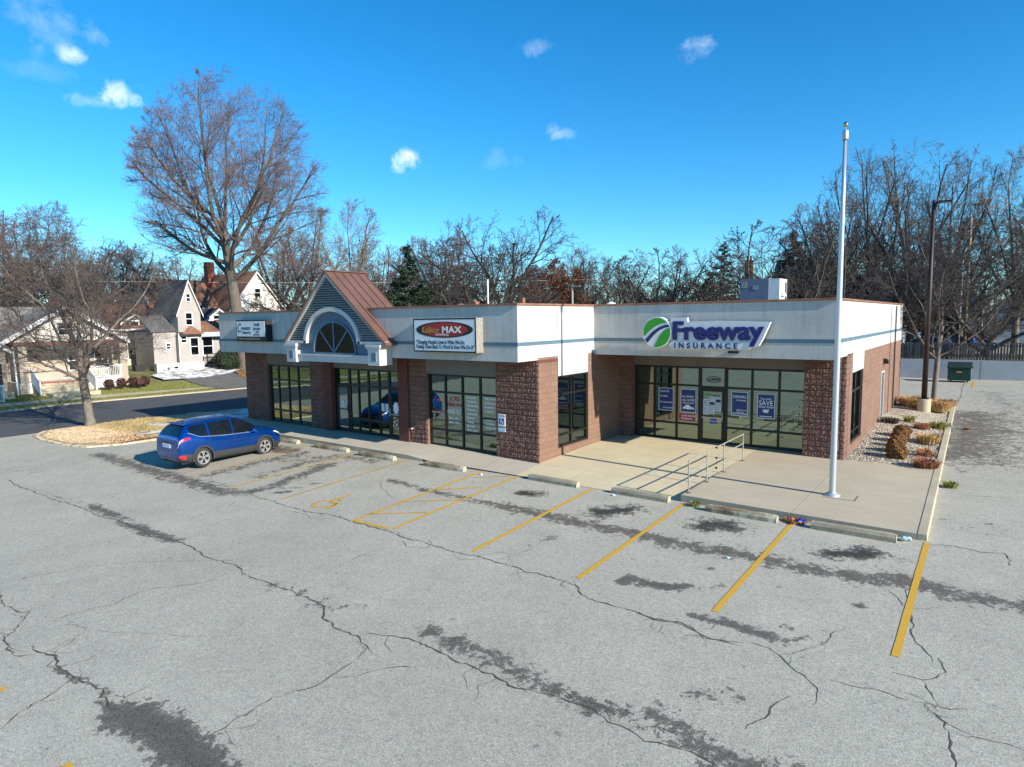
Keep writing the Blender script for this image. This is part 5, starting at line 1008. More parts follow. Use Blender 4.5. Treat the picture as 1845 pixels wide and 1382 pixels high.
    w=MB(); w.box(-.5,.5,2.25,2.285,.5,.72); w.build('grille','black',**K)
    w=MB(); w.prism([(-.008,-1.55,1.62),(-.008,-1.67,1.60),(-.008,-1.65,1.68)],(.016,0,0)); w.build('aerial_fin','black',**K)
    w=MB(); w.box(-.72,.72,-2.1,2.1,.2,.5); w.build('underbody','black',**K)
    rt.rotation_euler[2]=rz; rt.scale=(sc,sc*.95,sc*1.04); return rt
make_car('metallic blue compact SUV parked nose in towards the shop',(-12.5,-4.88,lotz(-12.6,-4.9)-.01),R(.5),'carpaint',sc=1.04)
c2=make_car('dark grey car showing only its roof above the board fence',(8.2,46.0,1.38),R(90),'carpaint2')
for x,y,mt,lab in ((5.2,62,'litter_cyan','pale car parked far behind the fence between the trees'),(9.6,66,'slate','blue car parked far behind the wooden utility pole')):
    q=make_car(lab,(x,y,1.4),R(70),mt)
# ------------------------------------------------------------------ trees
class TB:      # gathers tapered segments, built with numpy
    def __init__(s): s.a=[]
    def seg(s,p,q,r0,r1): s.a.append((*p,*q,r0,r1))
    def mesh(s,name,n=3):
        A=np.array(s.a); p=A[:,:3];q=A[:,3:6]; d=q-p; d/=np.linalg.norm(d,axis=1)[:,None]+1e-9
        ref=np.where(np.abs(d[:,2:3])<.9,np.array([[0,0,1.]]),np.array([[1.,0,0]])); u=np.cross(d,ref); u/=np.linalg.norm(u,axis=1)[:,None]; w=np.cross(d,u)
        ang=np.arange(n)*2*math.pi/n; c=np.cos(ang);s_=np.sin(ang); k=len(A)
        off=u[:,None,:]*c[None,:,None]+w[:,None,:]*s_[None,:,None]
        V=np.concatenate([p[:,None,:]+off*A[:,6][:,None,None],q[:,None,:]+off*A[:,7][:,None,None]],1).reshape(-1,3)
        i=np.arange(n); j=(i+1)%n; F=np.stack([i,j,n+j,n+i],1)[None]+(np.arange(k)*2*n)[:,None,None]; F=F.reshape(-1,4)
        me=bpy.data.meshes.new(name); me.vertices.add(len(V)); me.vertices.foreach_set('co',V.ravel()); me.loops.add(len(F)*4); me.loops.foreach_set('vertex_index',F.ravel().astype(np.int32))
        me.polygons.add(len(F)); me.polygons.foreach_set('loop_start',(np.arange(len(F))*4).astype(np.int32)); me.update(calc_edges=True); return me
def rdir(d,ang,az):
    d=d/np.linalg.norm(d); r=np.array([0,0,1.]) if abs(d[2])<.9 else np.array([1.,0,0]); u=np.cross(d,r);u/=np.linalg.norm(u);w=np.cross(d,u)
    return d*math.cos(ang)+(u*math.cos(az)+w*math.sin(az))*math.sin(ang)
def grow(tb,cr,p,d,L,r,lev,C,rnd):
    mx=C['levels']; n=C['segs'][lev]; st=L/n; pts=[(p,r)]; wob=C['wob'][lev]; trop=C['trop'][lev]; re=r*C['taper'][lev]
    cen=C.get('cen')
    for i in range(n):
        d=d+np.array([rnd.gauss(0,wob),rnd.gauss(0,wob),rnd.gauss(0,wob)+trop]); d/=np.linalg.norm(d)
        q=p+d*st
        if lev>0 and 'env' in C:
            E=C['env']; k_=((q[0]/E[2])**2+(q[1]/E[2])**2+(((q[2]-E[0])/E[1])**2 if q[2]>E[0] else ((E[0]-q[2])/E[0]*.75)**2))
            if k_>1+rnd.uniform(-.22,.10) and len(pts)>1: break
        r1=r+(re-r)*(i+1)/n; (tb if lev<=C['tl'] else cr).seg(p,q,pts[-1][1],max(r1,C['rmin'])); p=q; pts.append((p,max(r1,C['rmin']),d.copy()))
    n=len(pts)-1; L=L*n/C['segs'][lev]
    if n<1: return
    if lev>=mx: 
        if C.get('leaf') is not None and rnd.random()<C['leafp']: C['leaf'].append(p)
        return
    k=C['kids'][lev]; az=rnd.uniform(0,6.28)
    for c in range(k):
        t=C['t0'][lev]+(1-C['t0'][lev])*(c+rnd.random()*.8)/k; t=min(t,1); f=t*n; i=min(int(f),n-1); g=f-i
        a,b=pts[i],pts[i+1]; pp=a[0]*(1-g)+b[0]*g; rr=a[1]*(1-g)+b[1]*g; az+=2.4+rnd.uniform(-.5,.5)
        ang=R(C['ang'][lev]*rnd.uniform(.7,1.25)*((1.45-.95*c/k) if lev==0 else 1)); dd=rdir(b[2],ang,az)
        if dd[2]<-.15: dd[2]*=.3
        LL=st*C['segs'][lev]*.5*(1+n/C['segs'][lev])*C['len'][lev]*(1-C['sh'][lev]*t)*rnd.uniform(.75,1.2) if lev else C['L1']*(1-C['sh'][0]*t)*rnd.uniform(.85,1.12)
        grow(tb,cr,pp,dd,LL,min(rr*C['rr'][lev],r*.8),lev+1,C,rnd)
def bare(seed,C,trunkmat,twigmat,leafmat=None):
    rnd=random.Random(seed); C=dict(C); C['leaf']=[] if leafmat else None; tb,cr=TB(),TB()
    d=np.array([C.get('lean',0),C.get('leany',0),1.]); grow(tb,cr,np.array([0,0,-.1]),d/np.linalg.norm(d),C['L0'],C['r0'],0,C,rnd)
    r0=C['r0']; tb.seg((0,0,-.3),(0,0,.35),r0*1.45,r0*1.02)
    tm=tb.mesh('trunk',7); cm_=cr.mesh('crown',3); tm.materials.append(M[trunkmat]); cm_.materials.append(M[twigmat]); tm.shade_smooth()
    lm_=None
    if leafmat:
        mb=MB()
        for p in C['leaf']:
            for k in range(3):
                q=p+np.array([rnd.gauss(0,.15),rnd.gauss(0,.15),rnd.gauss(0,.15)]); e=Vector((rnd.gauss(0,1),rnd.gauss(0,1),rnd.gauss(0,1))).normalized()*.11; f=e.orthogonal()*.7; q=Vector(q); mb.add([q-e,q+f,q+e,q-f],[(0,1,2,3)])
        lm_=bpy.data.meshes.new('leaves'); lm_.from_pydata(mb.v,[],mb.f); lm_.materials.append(M[leafmat])
    return tm,cm_,lm_
def place(meshes,name,label,x,y,z,s=1.,rz=0.,grp=None,sz=None,sxy=None):
    t=thing(name,label,'tree',(x,y,z),grp,rz); t.scale=(sxy or s,sxy or s,sz or s)
    for nm,me in zip(('trunk','crown','leaves'),meshes):
        if me is None: continue
        o=bpy.data.objects.new(nm,me); COL.objects.link(o); o.parent=t
    return t
VASE=dict(levels=5,tl=1,L0=6,L1=14,r0=.52,segs=[4,9,6,4,3,2],wob=[.03,.07,.11,.15,.2,.25],trop=[.02,.035,.03,.025,.03,.02],taper=[.72,.22,.25,.3,.4,.5],kids=[8,9,8,6,4],t0=[.5,.22,.2,.15,.15],ang=[38,36,40,42,40],len=[0,.5,.52,.5,.55],sh=[.0,.45,.45,.35,.3],rr=[.55,.55,.55,.6,.7],rmin=.007)
big=bare(5,dict(VASE,env=(17.,12.3,9.9),L0=14.5,L1=16.5,r0=.72,rmin=.0075,segs=[6,10,7,4,3,2],kids=[13,11,9,7,4],t0=[.6,.15,.15,.1,.1],ang=[52,38,42,42,42],trop=[.01,.075,.03,.02,.02,.02],wob=[.03,.08,.12,.16,.2,.25],taper=[.5,.2,.25,.3,.4,.5],sh=[.1,.35,.4,.3,.3],rr=[.5,.5,.5,.6,.7]),'bark_big','twig_red')
street=bare(21,dict(VASE,levels=5,env=(8.2,4.4,5.6),L0=4.6,L1=8.0,r0=.25,lean=-.03,kids=[12,12,9,7,3],segs=[4,10,6,4,3,2],t0=[.55,.12,.12,.12,.12],ang=[46,44,46,45,42],trop=[.0,.05,.03,.02,.02,.02],wob=[.05,.15,.17,.2,.22,.25],rr=[.42,.5,.55,.6,.7],rmin=.006),'bark','twig')
V={}
V['lot']=bare(38,dict(VASE,L0=4.6,L1=6.5,r0=.16,kids=[10,10,8,6,3],rr=[.45,.5,.55,.6,.7],t0=[.5,.15,.15,.15,.15],ang=[44,40,42,42,42],wob=[.05,.14,.13,.17,.2,.25],trop=[.0,.04,.03,.02,.02,.02],rmin=.008),'bark','twig_dark')
V['a']=bare(31,dict(VASE,env=(8.6,6.2,6.2),L0=5,L1=11,r0=.38,kids=[8,8,7,6,3],rmin=.011),'bark_dark','twig')
V['b']=bare(32,dict(VASE,env=(7.4,5.6,5.2),L0=4,L1=10.5,r0=.33,kids=[9,8,7,5,3],ang=[32,32,38,40,40],rmin=.011),'bark_dark','twig_red')
V['c']=bare(33,dict(VASE,env=(6.6,5.6,7.6),L0=3,L1=11,r0=.42,kids=[9,9,7,5,3],ang=[55,40,40,42,40],trop=[.02,.01,.02,.02,.02,.02],rmin=.011),'bark_dark','twig_dark')
V['d']=bare(34,dict(VASE,env=(10,7.,4.8),L0=5,L1=12.5,r0=.36,kids=[8,8,7,6,3],ang=[26,30,36,40,40],rmin=.011),'bark','twig_tan')
V['e']=bare(35,dict(VASE,env=(4.6,4.4,5.6),L0=1.2,L1=8.5,r0=.26,kids=[8,8,7,5,3],t0=[.1,.25,.2,.15,.15],ang=[42,36,40,42,40],wob=[.03,.1,.13,.17,.2,.25],rmin=.013),'bark_dark','twig_dark')
V['r']=bare(36,dict(VASE,env=(6.6,4.6,4.6),L0=4,L1=8,r0=.3,kids=[7,7,6,4,3],rmin=.012,leafp=.55),'bark_dark','twig','leaf_rust')
V['f']=bare(37,dict(VASE,env=(12.5,9.5,7.2),L0=6,L1=17,r0=.42,kids=[9,7,6,4,3],t0=[.3,.25,.2,.15,.15],ang=[24,28,34,38,40],trop=[.02,.03,.03,.03,.03,.03],rmin=.012),'bark_dark','twig')
def conifer(seed,H,W,mat,n=30,dens=80):
    rnd=random.Random(seed); tb=TB(); tb.seg((0,0,0),(0,0,H*.97),.22,.02); V_=[];k=0
    for i in range(n*4):
        t=(i+rnd.random())/(n*4); z=H*(.08+.92*t); L=W*(1-t)**.75*rnd.uniform(.7,1.2)+.15; a=rnd.uniform(0,6.28); dr=rnd.uniform(-.25,.15)
        d=Vector((math.cos(a),math.sin(a),dr)); tb.seg((0,0,z),(d.x*L,d.y*L,z+dr*L),.03,.01)
        m_=int(dens*L/W*1.2)+6
        for j in range(m_):
            u=rnd.uniform(.1,1)*L; sp=.42*(1-u/L*.6)*L*.5+.12; p=Vector((d.x*u,d.y*u,z+dr*u+ (u/L)**2*.12*L))+Vector((-d.y,d.x,0))*rnd.uniform(-sp,sp)+Vector((0,0,rnd.uniform(-.15,.1)))
            e=(d+Vector((rnd.gauss(0,.5),rnd.gauss(0,.5),rnd.gauss(0,.3)-.1))).normalized()*rnd.uniform(.14,.30); f=e.orthogonal().normalized()*rnd.uniform(.04,.08)
            if rnd.random()<.5: f=e.cross(f).normalized()*f.length
            V_+= [p-e*.4-f,p-e*.4+f,p+e]
    me=bpy.data.meshes.new('crown'); me.from_pydata([tuple(v) for v in V_],[],np.arange(len(V_)).reshape(-1,3).tolist()); me.materials.append(M[mat]); tm=tb.mesh('trunk',5); tm.materials.append(M['bark_dark']); return tm,me,None
CO1=conifer(51,11,2.9,'needle'); CO2=conifer(52,12,3.2,'needle_blue')
HT={}
for k_,ms in V.items():
    zz_=[v.co.z for v in ms[1].vertices]; HT[k_]=sorted(zz_)[int(len(zz_)*.999)]
zz_=[v.co.z for v in big[1].vertices]; HB=sorted(zz_)[int(len(zz_)*.999)]; zz_=[v.co.z for v in street[1].vertices]; HS=sorted(zz_)[int(len(zz_)*.999)]; print('heights',HT,HB,HS)
big_s=29.3/HB
place(big,'tall_bare_tree','tallest bare tree with wide spreading crown behind the left end of the shop',-49.5,18.2,.05,big_s,R(40))
place(street,'street_tree','small bare tree with a slanting low branch on the verge at the left',-27.35,-4.35,-.48,1.0,R(150))
def bear(u,D):      # ground point seen along a compass bearing, D metres out from the viewpoint
    a=.64156-math.atan((u-922.5)/1156.); return 12.778-D*math.sin(a),-18.675+D*math.cos(a)
def bt(u,ytop,D,k,name,label,grp='bare trees behind the houses and the shop',w=1.,rz=None):
    x,y=bear(u,D); z=terr(x,y)-.05; h=5.09+(569-ytop)*D*math.cos(math.atan((u-922.5)/1156.))/1156.-z; s=h/HT[k]
    place(V[k],name,label,x,y,z,rz=R(random.uniform(0,360)) if rz is None else rz,sz=s,sxy=s*w,grp=grp)
T=[(20,362,78,'b','bare_tree','dense purplish bare tree at the far left above the bungalow roof',1.1),(-70,395,74,'a','bare_tree','bare tree mostly beyond the left edge',1.1),(85,412,80,'c','bare_tree','low round bare tree behind the bungalow ridge',1.2),(165,412,86,'a','bare_tree','bare tree behind the street tree crown',1.2),(225,425,100,'b','bare_tree','bare tree between the bungalow and the grey house, in the distance',1.3),(292,440,105,'c','bare_tree','low bare tree behind the grey house gable',1.3),
(350,450,110,'b','bare_tree','bare tree seen behind the brown roof of the ivory house',1.3),(505,392,98,'b','bare_tree','reddish bare tree just right of the tallest tree',1.2),(555,362,104,'d','bare_tree','pale grey bare tree rising above the copper gable',1.1),(640,352,92,'d','bare_tree','slim light bare tree with an oval crown right of the copper gable',.85),(690,430,108,'b','bare_tree','pale bare tree left of the dark pine',1.),(600,455,84,'c','bare_tree','low bare tree right behind the copper gable',1.2),
(800,410,92,'b','bare_tree','purplish bare tree right of the dark pine',1.2),(835,430,80,'e','bare_tree','many stemmed low bare tree behind the parapet near the white box sign',1.3),(905,378,86,'c','bare_tree','large dark bare tree with broad crown behind the centre of the shop',.95),(870,455,74,'e','bare_tree','short bushy bare tree below the broad dark tree',1.3),(1050,440,96,'a','bare_tree','round headed bare tree right of the rust leaved tree',1.),(1010,470,110,'b','bare_tree','distant low bare tree between the broad tree and the round headed tree',1.2),
(1110,470,100,'c','bare_tree','low bare tree left of the twin crowned tree',1.1),(1150,448,82,'e','bare_tree','left half of the twin crowned bare tree above the right wing',1.15),(1205,438,84,'c','bare_tree','right half of the twin crowned bare tree above the right wing',.8),(1250,500,96,'c','bare_tree','low bare tree left of the blue spruce',1.),
(1400,405,62,'e','bare_tree','spreading many stemmed bare tree just behind the air conditioner',1.1),(1450,400,74,'c','bare_tree','dark bare tree in front of the far house ridge',.9),(1497,350,82,'b','bare_tree','bare tree seen on both sides of the flagpole',.9),(1560,272,74,'f','bare_tree','very tall upright bare tree right of the flagpole',.85),(1640,265,76,'f','bare_tree','very tall broad bare tree behind the lamp post',.9),(1705,285,74,'f','bare_tree','very tall bare tree with many upright limbs behind the lamp head',.8),(1585,420,72,'c','bare_tree','dark low bare tree behind the right corner of the shop',1.),(1665,450,70,'a','bare_tree','dark bare tree directly behind the lamp post',1.),
(1830,275,72,'d','bare_tree','tall loose bare tree at the right edge',.8),(1780,400,69,'e','bare_tree','forked bare tree behind the fence at the right',1.1),(1900,330,70,'f','bare_tree','tall bare tree just beyond the right edge',.9),(1730,470,78,'c','bare_tree','low bare tree behind the utility pole',1.1),(1530,450,90,'b','bare_tree','bare tree behind the pale blue house',1.)]
for u,yt,D,k,nm,lab,w in T: bt(u,yt,D,k,nm,lab,w=w)
bt(985,462,88,'r','rust_leaved_tree','tree still holding rust brown leaves behind the stucco corner',grp=None)
bt(1030,515,84,'r','rust_leaved_tree','lower rust leaved tree behind the white roof vent',grp=None)
bt(745,500,100,'r','rust_leaved_tree','faint rust tinted tree behind the dark pine',grp=None) if False else None
def cf(u,yt,D,me,H,lab,w=1.):
    x,y=bear(u,D); z=terr(x,y); s=(5.09+(569-yt)*D*math.cos(math.atan((u-922.5)/1156.))/1156.-z)/H; place(me,'conifer',lab,x,y,z,sz=s,sxy=s*w,rz=R(u))
cf(740,437,64,CO1,11,'dark green pine standing alone right of the copper gable',1.0)
cf(717,498,67,CO1,11,'lower dark green conifer at the left foot of the lone pine',1.2)
cf(766,498,68,CO1,11,'lower dark green conifer at the right foot of the lone pine',1.2)
cf(1302,440,66,CO2,12,'blue green spruce left of the brick chimney',.95)
cf(1425,422,84,CO1,11,'dark spruce rising behind the far house roof',1.)
cf(1580,430,86,CO2,12,'dark spruce among the tall trees right of the flagpole',1.)
cf(1278,490,70,CO1,11,'low dark conifer at the left foot of the blue spruce',1.)
place(V['lot'],'lot_tree','small bare tree growing just behind the lamp post',10.3,25.0,-.1,s=1.0,rz=R(70))
# distant belt
def wood(x0,y0,x1,y1,n,h,lab):
    tb=TB(); rnd=random.Random(9); 
    for i in range(n):
        t=rnd.random(); x=x0+(x1-x0)*t+rnd.gauss(0,5); y=y0+(y1-y0)*t+rnd.gauss(0,5); H=h*rnd.uniform(.6,1.1)*(1+.2*math.sin(t*40)); tb.seg((x,y,0),(x,y,H*.6),.12,.08)
        for k in range(46):
            z=H*rnd.uniform(.1,.9); a=rnd.uniform(0,6.28); L=rnd.uniform(.8,2.6)*(1.15-z/H); p=(x+rnd.gauss(0,1.6)*(1.1-z/H),y+rnd.gauss(0,1.6)*(1.1-z/H),z); tb.seg(p,(p[0]+L*math.cos(a)*.7,p[1]+L*math.sin(a)*.7,z+L*.8),.03,.02)
    me=tb.mesh('distant_woods',3); me.materials.append(M['twig']); o=bpy.data.objects.new('distant_woods',me); COL.objects.link(o); tag(o,lab,'woods',kind='stuff')
wood(-150,20,60,135,900,13,'brown mass of leafless trees and brush along the horizon')
# shrubs
x,y=-50.0,16.6; shrubball((x,y,.2),1.25,'shrub_green','evergreen_shrub','dark evergreen bush in front of the grey house',n=4200,sz=1.05,leaf=.09)
shrubball((-51.2,18.6,.25),1.35,'shrub_green','evergreen_shrub','darker evergreen bush beside the trunk of the tallest tree',n=4200,sz=1.2,leaf=.09)
for i,yy in enumerate((3.1,4.0,4.9,5.8)):
    shrubball((-43.9,yy,.0),.42,'shrub_dark','low_shrub',('low maroon shrub, first of four below the white porch railing','low maroon shrub, second of four below the white porch railing','low maroon shrub, third of four below the white porch railing','low maroon shrub, fourth below the white porch railing, by the column')[i],n=500,leaf=.06,grp='maroon shrubs below the porch')
# ------------------------------------------------------------------ houses
def win(parent,x,y,z,w,h,face,trim='white',shut=None):
    # face '+x' or '-y'
    def bx(m,a0,a1,z0,z1,o0,o1):
        if face=='+x': m.box(x+o0,x+o1,y+a0,y+a1,z+z0,z+z1)
        else: m.box(x+a0,x+a1,y-o1,y-o0,z+z0,z+z1)
    m=MB(); t=.09; bx(m,-w/2-t,w/2+t,-t,0,0,.05); bx(m,-w/2-t,w/2+t,h,h+t,0,.05); bx(m,-w/2-t,-w/2,0,h,0,.05); bx(m,w/2,w/2+t,0,h,0,.05); bx(m,-w/2,w/2,h/2-.03,h/2+.03,.01,.045)
    f=m.build('window',trim,parent); g=MB(); bx(g,-w/2,w/2,0,h,.003,.02); g.build('pane','houseglass',f)
    if shut:
        for s in (-1,1): k=MB(); c=s*(w/2+t+.2); bx(k,c-.18,c+.18,-.05,h+.05,.0,.04); k.build('shutter',shut,parent)
def gable_x(parent,x0,x1,y0,y1,z0,ze,zr,wm,rm,ov=.35,fascia='white',th=.14):
    # ridge runs along x, gable faces +x
    yc=(y0+y1)/2; m=MB(); m.box(x0,x1,y0,y1,z0,ze); m.prism([(x0,y0,ze),(x0,y1,ze),(x0,yc,zr)],(x1-x0,0,0)); w=m.build('wall',wm,parent)
    m=MB(); sl=(zr-ze)/(yc-y0)
    for s in (-1,1):
        ye=yc+s*((y1-y0)/2+ov); zo=ze-sl*ov; m.prism([(x0-ov,ye,zo+.02),(x0-ov,yc,zr+.02),(x0-ov,yc,zr+.02+th),(x0-ov,ye,zo+.02+th)],(x1-x0+2*ov,0,0))
    r=m.build('roof',rm,parent); m=MB()
    for s in (-1,1):
        ye=yc+s*((y1-y0)/2+ov); zo=ze-sl*ov; m.prism([(x1+ov,ye,zo-.12),(x1+ov,yc,zr-.12),(x1+ov,yc,zr+.1),(x1+ov,ye,zo+.1)],(.05,0,0))
    m.build('bargeboard',fascia,r); return w,r
def gable_y(parent,x0,x1,y0,y1,z0,ze,zr,wm,rm,ov=.35,fascia='white',th=.14):
    xc=(x0+x1)/2; m=MB(); m.box(x0,x1,y0,y1,z0,ze); m.prism([(x0,y0,ze),(x1,y0,ze),(xc,y0,zr)],(0,y1-y0,0)); w=m.build('wall',wm,parent); m=MB(); sl=(zr-ze)/(xc-x0)
    for s in (-1,1):
        xe=xc+s*((x1-x0)/2+ov); zo=ze-sl*ov; m.prism([(xe,y0-ov,zo+.02),(xc,y0-ov,zr+.02),(xc,y0-ov,zr+.02+th),(xe,y0-ov,zo+.02+th)],(0,y1-y0+2*ov,0))
    r=m.build('roof',rm,parent); m=MB()
    for s in (-1,1):
        xe=xc+s*((x1-x0)/2+ov); zo=ze-sl*ov; m.prism([(xe,y0-ov,zo-.12),(xc,y0-ov,zr-.12),(xc,y0-ov,zr+.1),(xe,y0-ov,zo+.1)],(0,-.05,0))
        if s>0: m.box(xe,xe+.05,y0-ov,y1+ov,zo-.08,zo+.14)
    m.build('bargeboard',fascia,r); return w,r
Hb=thing('bungalow','tan sided bungalow with a gabled front porch, brick step and white railings across the street','house',(-50,0,0))
gable_y(Hb,-57,-48.4,-12.5,5.2,-.3,3.6,6.5,'sid_tan','shingle_grey',.5)
gx_=-45.6; m=MB(); m.box(-48.4,gx_,-2.3,5.3,-.3,.75); m.build('porch_floor','white',Hb)
m=MB(); m.box(-48.39,-48.3,-2.2,5.1,.75,3.7); m.build('porch_wall','sid_tan',Hb)
yc=.95; m=MB(); m.prism([(-48.4,-2.45,3.85),(-48.4,5.35,3.85),(-48.4,yc,6.35)],(48.4+gx_-.15,0,0)); m.build('porch_gable','sid_ivory',Hb)
m=MB()
for s in (-1,1): ye=yc+s*4.45; m.prism([(-52,ye,3.6),(-52,yc,6.42),(-52,yc,6.58),(-52,ye,3.78)],(52+gx_+.4,0,0))
r=m.build('porch_roof','shingle_grey',Hb); m=MB()
for s in (-1,1): ye=yc+s*4.45; m.prism([(gx_+.41,ye,3.5),(gx_+.41,yc,6.32),(gx_+.41,yc,6.66),(gx_+.41,ye,3.84)],(.06,0,0))
m.build('bargeboard','white',r)
m=MB(); m.box(gx_-.3,gx_,-2.5,5.4,3.5,3.84); m.build('porch_beam','shingle_red',Hb)
for y in (-2.0,5.0): m=MB(); m.box(gx_-.5,gx_+.02,y-.27,y+.27,-.4,3.5); m.build('porch_column','sid_tan',Hb)
win(Hb,gx_-.15,yc,4.35,.9,.9,'+x'); win(Hb,-48.3,2.4,1.4,1.0,1.5,'+x'); win(Hb,-48.3,4.3,1.4,.9,1.5,'+x')
def railing(parent,p,q,z0,z1,h=.95,mat='white'):
    m=MB(); L=math.hypot(q[0]-p[0],q[1]-p[1]); n=max(3,int(L/.13)); P3=lambda t,dz:(p[0]+(q[0]-p[0])*t,p[1]+(q[1]-p[1])*t,z0+(z1-z0)*t+dz)
    for k in range(n+1): m.tube(P3(k/n,.05),P3(k/n,h),.022,.022,4)
    m.tube(P3(0,h),P3(1,h),.05,.05,6); m.tube(P3(0,.1),P3(1,.1),.04,.04,6)
    for t in (0,1): m.tube(P3(t,-.1),P3(t,h+.1),.07,.07,6)
    m.build('railing',mat,parent)
railing(Hb,(gx_,2.3),(gx_,4.7),.75,.75)
m=MB()
for k in range(5): m.box(gx_+k*.32,gx_+(k+1)*.32,-1.55,2.1,-.5,.75-.17*(k+1)+.04)
st_=m.build('front_steps','kerb',Hb); m=MB(); m.box(gx_-.001,gx_+.02,-1.5,2.05,.55,.75); m.build('brick_riser','brick_red',st_)
m=MB(); m.box(gx_+1.3,gx_+2.9,-1.2,2.0,-.45,-.02); m.build('steps_landing','kerb',Hb)
for yy in (-1.6,2.15):
    m=MB(); m.prism([(gx_,yy,.8),(gx_+1.7,yy,-.1),(gx_+1.7,yy,.9),(gx_,yy,1.85)],(0,.08,0)); m.build('stair_rail','white',Hb)
m=MB(); m.path([(gx_+.1,-2.6,3.5),(gx_+.1,-2.5,-.2),(gx_+1,-2.4,-.25)],.06,6); m.path([(gx_+.1,-4.2,3.2),(gx_+.1,-4.2,-.2)],.05,6); m.build('downspout','white',Hb)
gable_x(Hb,-49,-46.2,-6.6,-2.9,-.3,3.3,4.6,'sid_tan','shingle_grey',.35)
m=MB(); m.box(-46.19,-46.12,-4.0,-3.2,.2,2.3); d_=m.build('side_door','black',Hb); m=MB(); m.sphere((-46.08,-3.9,1.2),.05,6); m.build('handle','gold',d_)
railing(Hb,(-44.6,-5.9),(-43.6,-3.9),.0,-.4,1.2); m=MB(); m.box(-46.2,-44.4,-6.3,-3.0,-.5,.25); m.build('side_landing','kerb',Hb)
win(Hb,-46.2,-5.6,1.3,.8,1.2,'+x')
t=thing('lawn_sign','small dark sign on a stake in the lawn below the porch','sign',(-43.3,5.2,-.4)); m=MB(); m.tube((-43.3,5.2,-.45),(-43.3,5.2,.3),.03); m.build('stake','black',t); m=MB(); m.box(-43.33,-43.27,4.95,5.45,.15,.6); m.build('panel','shrub_dark',t)
Hy=thing('cream_house','cream house with red brown roof, dormer and dark green shutters','house',(-61,11,.6))
gable_y(Hy,-66,-58,3,16.5,.3,4.7,7.1,'sid_cream','shingle_red',.4)
gable_x(Hy,-61.5,-58.25,10.2,12.6,4.2,5.25,6.1,'sid_cream','shingle_red',.25); win(Hy,-58.25,11.4,4.35,.75,1.0,'+x',shut='shrub_green')
win(Hy,-58,10.0,1.6,.8,1.5,'+x',shut='shrub_green')
m=MB(); m.box(-58,-55.6,12.8,16.2,.3,.9); m.build('porch_floor','kerb',Hy); m=MB(); m.prism([(-58,12.5,3.7),(-55.3,12.5,3.1),(-55.3,12.5,3.25),(-58,12.5,3.85)],(0,4,0)); m.build('porch_roof','shingle_dark',Hy)
for y in (12.9,14.5,16.1): m=MB(); m.box(-55.7,-55.55,y-.08,y+.08,.9,3.1); m.build('porch_post','white',Hy)
m=MB(); m.tube((-63,6,6.5),(-63,6,7.9),.3,.3,6); m.build('chimney','brick_red',Hy)
Hg=thing('grey_house','grey sided house with a steep narrow front gable and stone base','house',(-52,14,.3))
gable_x(Hg,-57,-52,12.8,15.1,.1,6.3,9.3,'sid_grey','shingle_dark',.2)
m=MB(); m.box(-56.5,-52.6,10.6,12.8,.1,4.3); m.build('wall','sid_grey',Hg); m=MB(); m.prism([(-52.4,10.3,4.25),(-52.4,12.8,4.3),(-54.8,12.8,5.9),(-54.8,10.3,5.6)],(0,0,.12)); m.build('side_roof','shingle_dark',Hg)
m=MB(); m.box(-57,-53,15.1,22,.1,4.3); m.build('wall','sid_grey',Hg); m=MB(); m.prism([(-52.3,15.1,4.1),(-52.3,22.2,4.1),(-55.5,22.2,5.2),(-55.5,15.1,5.2)],(0,0,.12)); m.build('porch_roof','shingle_brown',Hg)
m=MB(); m.box(-52.3,-52.1,15.1,22,3.7,4.15); m.build('porch_fascia','sid_blue',Hg)
m=MB(); m.box(-52.55,-51.97,10.5,15.2,-.2,1.2); m.build('stone_base','retain',Hg)
m=MB(); m.prism([(-51.95,12.7,4.15),(-51.3,12.9,4.0),(-51.3,15.0,4.0),(-51.95,15.2,4.15)],(0,0,.1)); m.prism([(-51.95,13.95,4.9),(-51.3,12.9,4.1),(-51.3,15.0,4.1)],(-.05,0,0)); m.build('bay_roof','shingle_brown',Hg)
win(Hg,-51.99,14.3,1.9,.75,1.7,'+x'); win(Hg,-51.99,13.9,4.95,.6,1.15,'+x'); win(Hg,-51.99,13.95,7.3,.35,.7,'+x'); win(Hg,-51.99,13.25,3.2,.5,.6,'+x'); win(Hg,-52.59,12.0,2.6,.35,.5,'+x'); win(Hg,-51.94,12.3,.35,.4,.5,'+x'); win(Hg,-52.99,16.2,1.8,1.0,1.8,'+x')
m=MB(); m.tube((-51.9,12.75,.1),(-51.9,12.75,4.1),.05); m.build('downspout','white',Hg)
railing(Hg,(-52.1,15.6),(-52.1,21),.9,.9,1.0,'black')
t=thing('garden_box','small white utility box beside the wall of the grey house','box',(-51.6,11.7,.1)); m=MB(); m.box(-51.8,-51.4,11.5,11.9,0,.75); m.build('casing','white',t,bevel=.03); m=MB(); m.box(-51.83,-51.37,11.47,11.93,.75,.8); m.build('lid','galv',t)
t=thing('dark_bin','low black bin standing by the cream house porch','bin',(-54,9.6,.4)); m=MB(); m.box(-54.3,-53.5,9.2,10.1,.3,1.0); m.build('body','black',t,bevel=.05); m=MB(); m.box(-54.35,-53.45,9.15,10.15,1.0,1.06); m.build('lid','cladding',t)
t=thing('pale_crate','large pale blue crate standing between the cream and grey houses','crate',(-56,11.9,.6)); m=MB(); m.box(-56.6,-55.2,11.2,12.3,.5,2.3); m.build('body','sid_blue',t); m=MB(); m.box(-56.65,-55.15,11.15,12.35,2.3,2.36); m.build('lid','white',t)
Hw=thing('ivory_house','tall ivory gabled house with a rusty brown roof behind the left end of the shop','house',(-64,26,.8))
